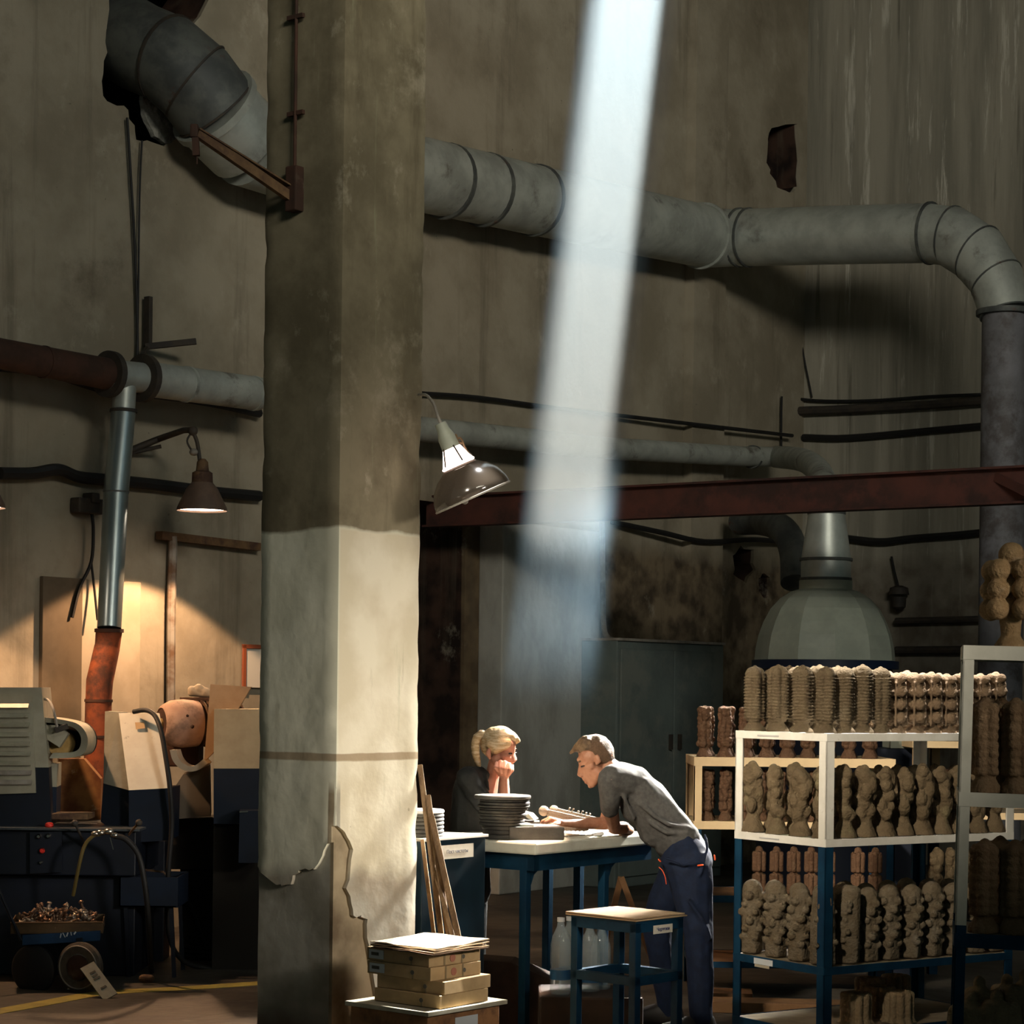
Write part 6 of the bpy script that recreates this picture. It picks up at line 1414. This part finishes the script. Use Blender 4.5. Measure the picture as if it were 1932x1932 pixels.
bm = nb(); prism(bm, [P(243, 1491, 10.95), P(320, 1487, 10.95), P(317, 1586, 10.95), P(243, 1590, 10.95)], V3((0, .35, 0))); obj('lower_cover', bm, m_navy2, g2)
bm = nb(); prism(bm, [P(195, 1478, 11.05), P(243, 1491, 11.02), P(243, 1590, 11.02), P(190, 1550, 11.05)], V3((0, .25, 0))); obj('side_lower', bm, m_navy, g2)
bm = nb(); add_box(bm, V3((P(262, 1600, 11.5).x, 11.5, 0)), X1, Y1, Z1, .14, .2, P(250, 1586, 11.5).z, .004); obj('column', bm, m_navy, g2)
bm = nb(); prism(bm, [P(255, 1363, 11.12), P(272, 1362, 11.12), P(274, 1374, 11.10), P(257, 1376, 11.10)], V3((0, -.004, 0))); obj('faded_sticker', bm, mat('ochre_sticker', (.42, .28, .14), rough=.8), g2)
bm = nb(); tube(bm, smoothpath([P(252, 1343, 11.12), P(275, 1340, 11.08), P(292, 1350, 11.04), P(304, 1380, 10.98), P(313, 1430, 10.92), P(321, 1490, 10.88), P(324, 1560, 10.9), P(318, 1640, 10.9), P(316, 1720, 10.95), P(322, 1775, 11), P(340, 1808, 11.1), P(370, 1823, 11.2), P(420, 1828, 11.25), P(500, 1822, 11.3)], 5), .013, 10)
tag(obj('black_hose', bm, m_cable, None, True), 'thick black hose over the slanted cover and down to the floor', 'hose')
bm = nb(); tube(bm, smoothpath([P(335, 1665, 11.5), P(360, 1710, 11.6), P(385, 1775, 11.65), P(405, 1800, 11.7), P(440, 1813, 11.75), P(500, 1818, 11.8)], 5), .012, 10)
tag(obj('black_hose', bm, m_cable, None, True), 'second thinner hose curving over the floor behind the first', 'hose')
# goose-neck hoses from the desk
hs_ = thing('coolant_hose', tuple(Q(200, 1567, 10.55)), 'arched coolant hose with brass fittings in front of the blue machine', 'hose')
bm = nb(); tube(bm, smoothpath([Q(138, 1690, 10.6), Q(150, 1630, 10.55), Q(160, 1595, 10.55), Q(175, 1578, 10.55), Q(190, 1574, 10.55)], 5), .009, 8); obj('ochre_hose', bm, mat('ochre_rubber', (.10, .075, .02), rough=.6), hs_, True)
bm = nb(); tube(bm, smoothpath([Q(215, 1577, 10.55), Q(238, 1584, 10.55), Q(262, 1615, 10.55), Q(275, 1680, 10.55), Q(282, 1760, 10.6), Q(286, 1835, 10.7)], 5), .014, 10); obj('black_hose', bm, m_cable, hs_, True)
for (x, y, r) in ((180, 1573, .018), (190, 1571, .02), (205, 1569, .022), (216, 1576, .018)):
    bm = nb(); ball(bm, Q(x, y, 10.55), r, 2, (1.3, 1, .8)); obj('fitting', bm, m_chrome, hs_, 'all')
bm = nb(); bar(bm, Q(208, 1580, 10.53), Q(214, 1603, 10.53), .008, .004); obj('tap_handle', bm, m_chrome, hs_)
bm = nb(); hull(bm, [(V3((Q(270, 1840, 10.6).x, 10.6, .03)), .022), (V3((Q(284, 1838, 10.6).x, 10.6, .03)), .02)]); obj('floor_fitting', bm, m_ochre, hs_)
# blue tray box
tx = thing('blue_tray', tuple(Q(290, 1660, 10.7)), 'blue open tray box on thin legs beside the machine', 'tray')
ta_, tb2 = Q(225, 1655, 10.85), Q(333, 1655, 10.85); tzz = Q(290, 1655, 10.85).z; th_ = tzz - Q(290, 1712, 10.85).z
for (o_, ax, ay, l_) in ((V3((ta_.x, 10.85, tzz - th_)), X1, Y1, tb2.x - ta_.x), (V3((ta_.x, 11.2, tzz - th_)), X1, Y1, tb2.x - ta_.x), (V3((ta_.x, 10.85, tzz - th_)), Y1, X1, .35), (V3((tb2.x, 10.85, tzz - th_)), Y1, X1, .35)):
    bm = nb(); add_box(bm, o_, ax, ay, Z1, l_, .008, th_); obj('side', bm, m_navy2, tx)
bm = nb(); add_box(bm, V3((ta_.x, 10.85, tzz - th_)), X1, Y1, Z1, tb2.x - ta_.x, .35, .008); obj('bottom', bm, m_navy2, tx)
for (x, y_) in ((ta_.x + .03, 10.88), (tb2.x - .03, 10.88), (ta_.x + .03, 11.17), (tb2.x - .03, 11.17)):
    bm = nb(); bar(bm, V3((x, y_, tzz - th_)), V3((x + .02, y_, 0)), .02, .02, up=Y1); obj('leg', bm, m_navy, tx)
bm = nb(); tube(bm, [Q(262, 1640, 11.0), Q(308, 1645, 11.0), Q(318, 1655, 11.0)], .006, 6); obj('rim_rod', bm, m_ochre, tx)
# pink motor with finned body, arc guard
mo = thing('electric_motor', tuple(P(345, 1365, 11.6)), 'dusty pink round motor with dark fins above the arc-shaped guard', 'motor')
c = P(338, 1365, 11.5); axm = V3((-.86, -.5, .0)).normalized()
bm = nb(); lathe(bm, [(.125, -.10), (.132, -.02), (.125, .05), (.10, .095), (.085, .105), (.07, .085), (.03, .08)], c, 32, axm); obj('end_bell', bm, m_pink, mo, True)
bm = nb(); lathe(bm, [(.078, .096), (.078, .1), (.02, .1)], c, 28, axm); obj('dark_opening', bm, m_rust, mo, True)
bm = nb(); lathe(bm, [(.028, .09), (.028, .125), (.018, .13)], c, 18, axm); obj('shaft_hub', bm, m_yell, mo, True)
bm = nb()
lathe(bm, [(.10, -.10), (.10, -.36)], c, 24, axm); obj('motor_body', bm, m_pan1, mo, True)
for k in range(8):
    bm = nb(); lathe(bm, [(.10, -.12 - k * .03), (.128, -.12 - k * .03), (.128, -.128 - k * .03), (.10, -.128 - k * .03)], c, 28, axm); obj('fin', bm, m_ochre, mo, True)
for (x, y) in ((353, 1351), (363, 1371)):
    bm = nb(); ball(bm, P(x, y, 11.4), .012, 1); obj('bolt_hole', bm, m_rust, mo)
bm = nb(); cbox(bm, P(378, 1319, 11.65), X1, Y1, Z1, .20, .18, .02, .004); obj('mount_plate', bm, m_ochre, mo)
bm = nb(); cbox(bm, P(345, 1425, 11.7), X1, Y1, Z1, .2, .2, .12, .01); obj('motor_foot', bm, m_rust, mo)
bm = nb()
for (x, y) in ((362, 1302), (375, 1298), (388, 1305)): hull(bm, [(P(x, y, 11.6), .025), (P(x + 10, y + 6, 11.6), .02)])
hull(bm, [(P(360, 1308, 11.6), .018), (P(395, 1311, 11.6), .018)])
blob('bearing_block', bm, m_pan2, .006, None, 2); tag(bpy.data.objects['bearing_block'], 'beige bearing block with a ring lying on top of the motor', 'block')
ag = thing('arc_guard', tuple(P(350, 1450, 11.35)), 'beige arc-shaped guard and grey box below the motor', 'machine guard')
pts = [P(320, 1415, 11.3), P(326, 1435, 11.3), P(340, 1450, 11.3), P(358, 1456, 11.3), P(376, 1452, 11.3), P(392, 1440, 11.3)]
pts2 = [P(332, 1415, 11.3), P(337, 1430, 11.3), P(346, 1441, 11.3), P(358, 1446, 11.3), P(370, 1443, 11.3), P(384, 1432, 11.3)]
bm = nb(); prism(bm, smoothpath(pts, 4) + smoothpath(pts2, 4)[::-1], V3((0, .16, 0))); obj('arc', bm, m_pan2, ag)
obj('grey_box', poly([(325, 1492), (345, 1462), (395, 1445), (397, 1540), (325, 1546)], 11.4, .3), mat('grey_brown_box', (.12, .10, .075), rough=.8), ag)
obj('dark_stand', poly([(322, 1546), (480, 1540), (480, 1640), (322, 1640)], 11.6, .3), m_dark, ag)
bm = nb(); a = P(340, 1640, 11.65); add_box(bm, V3((a.x, 11.65, 0)), X1, Y1, Z1, .4, .25, a.z + .02); obj('stand_foot', bm, m_dark, ag)
# leaning board and beige/blue cabinet
tag(obj('plywood_sheet', poly([(397, 1291), (474, 1296), (449, 1338), (404, 1338), (404, 1418), (385, 1437)], 11.35, .012, V3((.3, .95, 0))), mat('dusty_plywood', (.36, .25, .15), (.30, .20, .115), rough=.85, scale=8)), 'dusty plywood sheet leaning behind the beige and blue cabinet', 'board')
c4 = thing('control_cabinet', tuple(V3((P(440, 1600, 11.15).x, 11.2, 0))), 'beige and blue control cabinet beside the pillar', 'cabinet')
obj('upper_door', poly([(404, 1338), (490, 1338), (490, 1450), (403, 1450)], 11.15, .3), m_beige, c4)
obj('lower_door', poly([(403, 1450), (490, 1450), (490, 1556), (403, 1554)], 11.15, .3), m_navy2, c4)
bm = nb(); a = P(403, 1556, 11.2); add_box(bm, V3((a.x, 11.2, 0)), X1, Y1, Z1, .25, .25, a.z); obj('plinth', bm, m_dark, c4)
obj('side_bin', poly([(452, 1530), (490, 1530), (490, 1628), (450, 1628)], 10.95, .18), m_navy2, c4)
bm = nb(); a = P(452, 1532, 10.94); bar(bm, a, P(468, 1531, 10.94), .006, .006); obj('handle', bm, m_chrome, c4)
# coiled black sack on the floor
bm = nb()
for k in range(3): 
    cc = P(395, 1765, 11.6); tube(bm, [V3((cc.x + .17 * math.cos(t) * (1 - .06 * k), 11.7 + .16 * math.sin(t), .02 + k * .024)) for t in [i * math.pi / 12 for i in range(25)]], .013, 8)
tag(obj('hose_coil', bm, m_cable, None, True), 'coil of dark hose lying on the floor behind the hoses', 'hose coil')

# ---- cart with scrap castings
YK = 10.35
ck = thing('hand_cart', (P(110, 1800, YK).x, YK, 0), 'blue hand cart with one big wheel in front of the grinding machine', 'cart')
rk0 = V3((.96, .28, 0)).normalized(); rk1 = V3((-.28, .96, 0)).normalized()
k0 = P(42, 1772, YK); kz = k0.z
bm = nb(); add_box(bm, V3((k0.x, YK, kz - .03)), V3((.985, .17, .05)).normalized(), V3((-.17, .985, 0)).normalized(), Z1, .375, .40, .05, .003); obj('deck', bm, mat('cart_blue', (.010, .05, .13), (.008, .035, .09), rough=.6, scale=12), ck)
bm = nb()
ca = P(154, 1823, YK); rr = ca.z
for s_ in (1,): lathe(bm, [(rr * .55, -.02), (rr * .9, -.022), (rr, -.012), (rr, .012), (rr * .9, .022), (rr * .55, .02)], V3((ca.x, YK - .03, rr)), 36, V3((-.35, -.94, 0)).normalized()); wh = obj('wheel', bm, mat('worn_rubber', (.10, .085, .065), (.06, .05, .04), rough=.8, scale=12), ck, True)
bm = nb(); lathe(bm, [(rr * .15, -.03), (rr * .18, -.034), (rr * .5, -.026), (rr * .5, .026), (rr * .18, .034), (rr * .15, .034)], V3((ca.x, YK - .03, rr)), 30, V3((-.35, -.94, 0)).normalized()); obj('hub', bm, m_rust, wh, True)
bm = nb(); lathe(bm, [(rr * .82, .020), (rr * .86, .028), (rr * .90, .020)], V3((ca.x, YK - .03, rr)), 36, V3((-.35, -.94, 0)).normalized()); obj('pale_ring', bm, m_greycable, wh, True)
bm = nb(); lathe(bm, [(rr * .55, -.02), (rr * .9, -.022), (rr, -.012), (rr, .012), (rr * .9, .022)], V3((P(60, 1823, YK).x, YK + .05, rr * .8)), 30, V3((-.35, -.94, 0)).normalized()); obj('wheel', bm, m_cable, ck, True); 
bm = nb(); bar(bm, V3((ca.x, YK, rr)), V3((ca.x - .02, YK + .05, kz)), .03, .03, up=Y1); bar(bm, V3((ca.x, YK - .03, rr)), V3((ca.x - .05, YK + .35, rr)), .02, .02); obj('axle_frame', bm, m_navy, ck)
bm = nb(); tube(bm, [P(40, 1774, YK - .01), P(18, 1725, YK - .02), P(-20, 1640, YK - .02)], .008, 8); obj('handle', bm, m_navy2, ck, True)
for (x, y, w1, h1_, an) in ((112, 1766, .010, .022, .2), (118, 1765, .008, .025, -.5), (124, 1764, .012, .02, .3), (131, 1762.5, .008, .018, -.2), (138, 1761.5, .014, .016, .6)):
    bm = nb(); pz = P(x, y, YK - .004) ; d = V3((math.sin(an), .17 * math.sin(an), math.cos(an))).normalized(); c = V3((pz.x, YK + (pz.x - k0.x) * .172 - .004, pz.z - .002)); bar(bm, c - d * h1_ / 2, c + d * h1_ / 2, w1 * .5, .002, up=Y1); obj('chalk_mark', bm, mat('chalk', (.55, .6, .62), rough=.9), ck)
tr2 = thing('scrap_tray', tuple(P(100, 1750, YK + .1)), 'shallow rusty steel tray on the blue hand cart', 'tray')
tz0 = kz + .024; t0 = P(20, 1750, YK); dA2, dB2 = V3((.985, .17, 0)).normalized(), V3((-.17, .985, 0)).normalized(); t0 = V3((t0.x, YK - .0, tz0))
m_tray = mat('brown_tray', (.14, .085, .04), (.08, .05, .025), rough=.7, scale=7)
WT, DT, HT = .44, .38, .055
bm = nb(); add_box(bm, t0, dA2, dB2, Z1, WT, DT, .004); obj('tray_bottom', bm, m_tray, tr2)
for (o_, ax, ay, l_) in ((t0, dA2, dB2, WT), (t0 + dB2 * DT, dA2, dB2, WT), (t0, dB2, dA2, DT), (t0 + dA2 * WT, dB2, dA2, DT)):
    bm = nb(); add_box(bm, o_, ax, ay, Z1, l_, .004, HT); obj('tray_wall', bm, m_tray, tr2)
bm = nb(); tube(bm, [t0 + Z1 * HT, t0 + dA2 * WT + Z1 * HT], .005, 6); obj('rolled_rim', bm, m_tray, tr2)
m_cast = mat('bronze_castings', (.24, .15, .10), (.15, .09, .06), rough=.35, metal=.7, scale=20)
m_cast2 = mat('pale_castings', (.42, .36, .30), (.3, .25, .2), rough=.35, metal=.7, scale=20)
rnd = random.Random(11)
def castpiece(seed):
    r_ = random.Random(seed); bm = nb(); c = V3((0, 0, 0))
    pts = [V3((r_.uniform(-.03, .03), r_.uniform(-.02, .02), r_.uniform(-.012, .018))) for _ in range(4)]
    tube(bm, smoothpath(pts, 3), .006, 8); ball(bm, pts[0], .011, 1); ball(bm, pts[-1], .009, 1); lathe(bm, [(.006, -.004), (.012, -.004), (.012, .004), (.006, .004)], pts[2], 10, V3((1, .3, .2)).normalized())
    bmesh.ops.recalc_face_normals(bm, faces=bm.faces); me = bpy.data.meshes.new('casting_mesh'); bm.to_mesh(me); bm.free(); me.materials.append(m_cast if seed % 4 else m_cast2)
    me.polygons.foreach_set('use_smooth', [True] * len(me.polygons)); return me
CM = [castpiece(i) for i in range(8)]
n_ = 0
for layer in range(4):
    for i in range(10 - layer * 2):
        for j in range(4 - layer // 2):
            u_ = .03 + layer * .03 + (WT - .06 - layer * .06) * (i + rnd.uniform(-.3, .3)) / max(9 - layer * 2, 1); v_ = .04 + .09 * j + rnd.uniform(-.02, .02)
            o = bpy.data.objects.new('metal_casting', CM[rnd.randrange(8)]); COL.objects.link(o)
            o.location = t0 + dA2 * max(.03, min(WT - .03, u_)) + dB2 * max(.03, min(DT - .03, v_)) + Z1 * (.028 + layer * .024); o.rotation_euler = (rnd.uniform(0, 6), rnd.uniform(0, 6), rnd.uniform(0, 6))
            tag(o, f'small metal casting in the cart heap, {["lowest", "second", "third", "topmost"][layer]} layer, {ordinal(i)} along, {ordinal(j)} row', 'casting', 'castings heaped in the cart tray'); n_ += 1
# leaning plate, paper on the floor, yellow line
lp = thing('number_plate', tuple(V3((P(185, 1850, 10.15).x, 10.1, 0))), 'pale marked plate leaning on the cart wheel', 'plate')
a, b = P(164, 1821, 10.2), P(209, 1859, 10.12); b.z = .006
bm = nb(); bar(bm, b, a, .075, .006, up=V3((.3, -.8, .5))); obj('plate_body', bm, mat('dusty_white_plate', (.34, .33, .26), (.26, .25, .2), rough=.7, scale=12), lp)
d = (a - b); nn = d.cross(V3((.3, -.8, .5))).normalized(); uu = nn.cross(d.normalized()).normalized()
if uu.y > 0: uu = -uu
for f, l_ in ((.30, .03), (.58, .035), (.66, .028), (.76, .03)):
    c = b + d * f + uu * .0045; bm = nb(); bar(bm, c - nn * l_ / 2, c + nn * l_ / 2, .010, .001, up=uu); obj('black_mark', bm, m_boxd, lp)
bm = nb(); c = onz(146, 1867, .001); add_box(bm, c - X1 * .05, X1, Y1, Z1, .10, .07, .002); tag(obj('paper_scrap', bm, mat('floor_paper', (.85, .8, .7), rough=.8)), 'small white paper scrap lying on the floor by the cart', 'paper')
m_line = mat('yellow_floor_paint', (.34, .28, .06), (.24, .20, .05), rough=.7, scale=8)
ln = [onz(x, y, .0) for x, y in ((-60, 1918), (0, 1908), (100, 1890), (170, 1877), (250, 1870), (350, 1865), (480, 1856), (620, 1846))]
ln = smoothpath(ln, 3); bm = nb(); wv = .06
vs = []
for i, p in enumerate(ln):
    t_ = (ln[min(i + 1, len(ln) - 1)] - ln[max(i - 1, 0)]).normalized(); s_ = V3((-t_.y, t_.x, 0)); vs.append([bm.verts.new(p - s_ * wv + Z1 * .0), bm.verts.new(p + s_ * wv + Z1 * .0), bm.verts.new(p + s_ * wv + Z1 * .002), bm.verts.new(p - s_ * wv + Z1 * .002)])
for a, b in zip(vs, vs[1:]):
    for k in range(4): bm.faces.new((a[k], a[(k + 1) % 4], b[(k + 1) % 4], b[k]))
bm.faces.new(vs[0]); bm.faces.new(vs[-1][::-1]); o = obj('trim_4', bm, m_line); o['kind'] = 'structure'
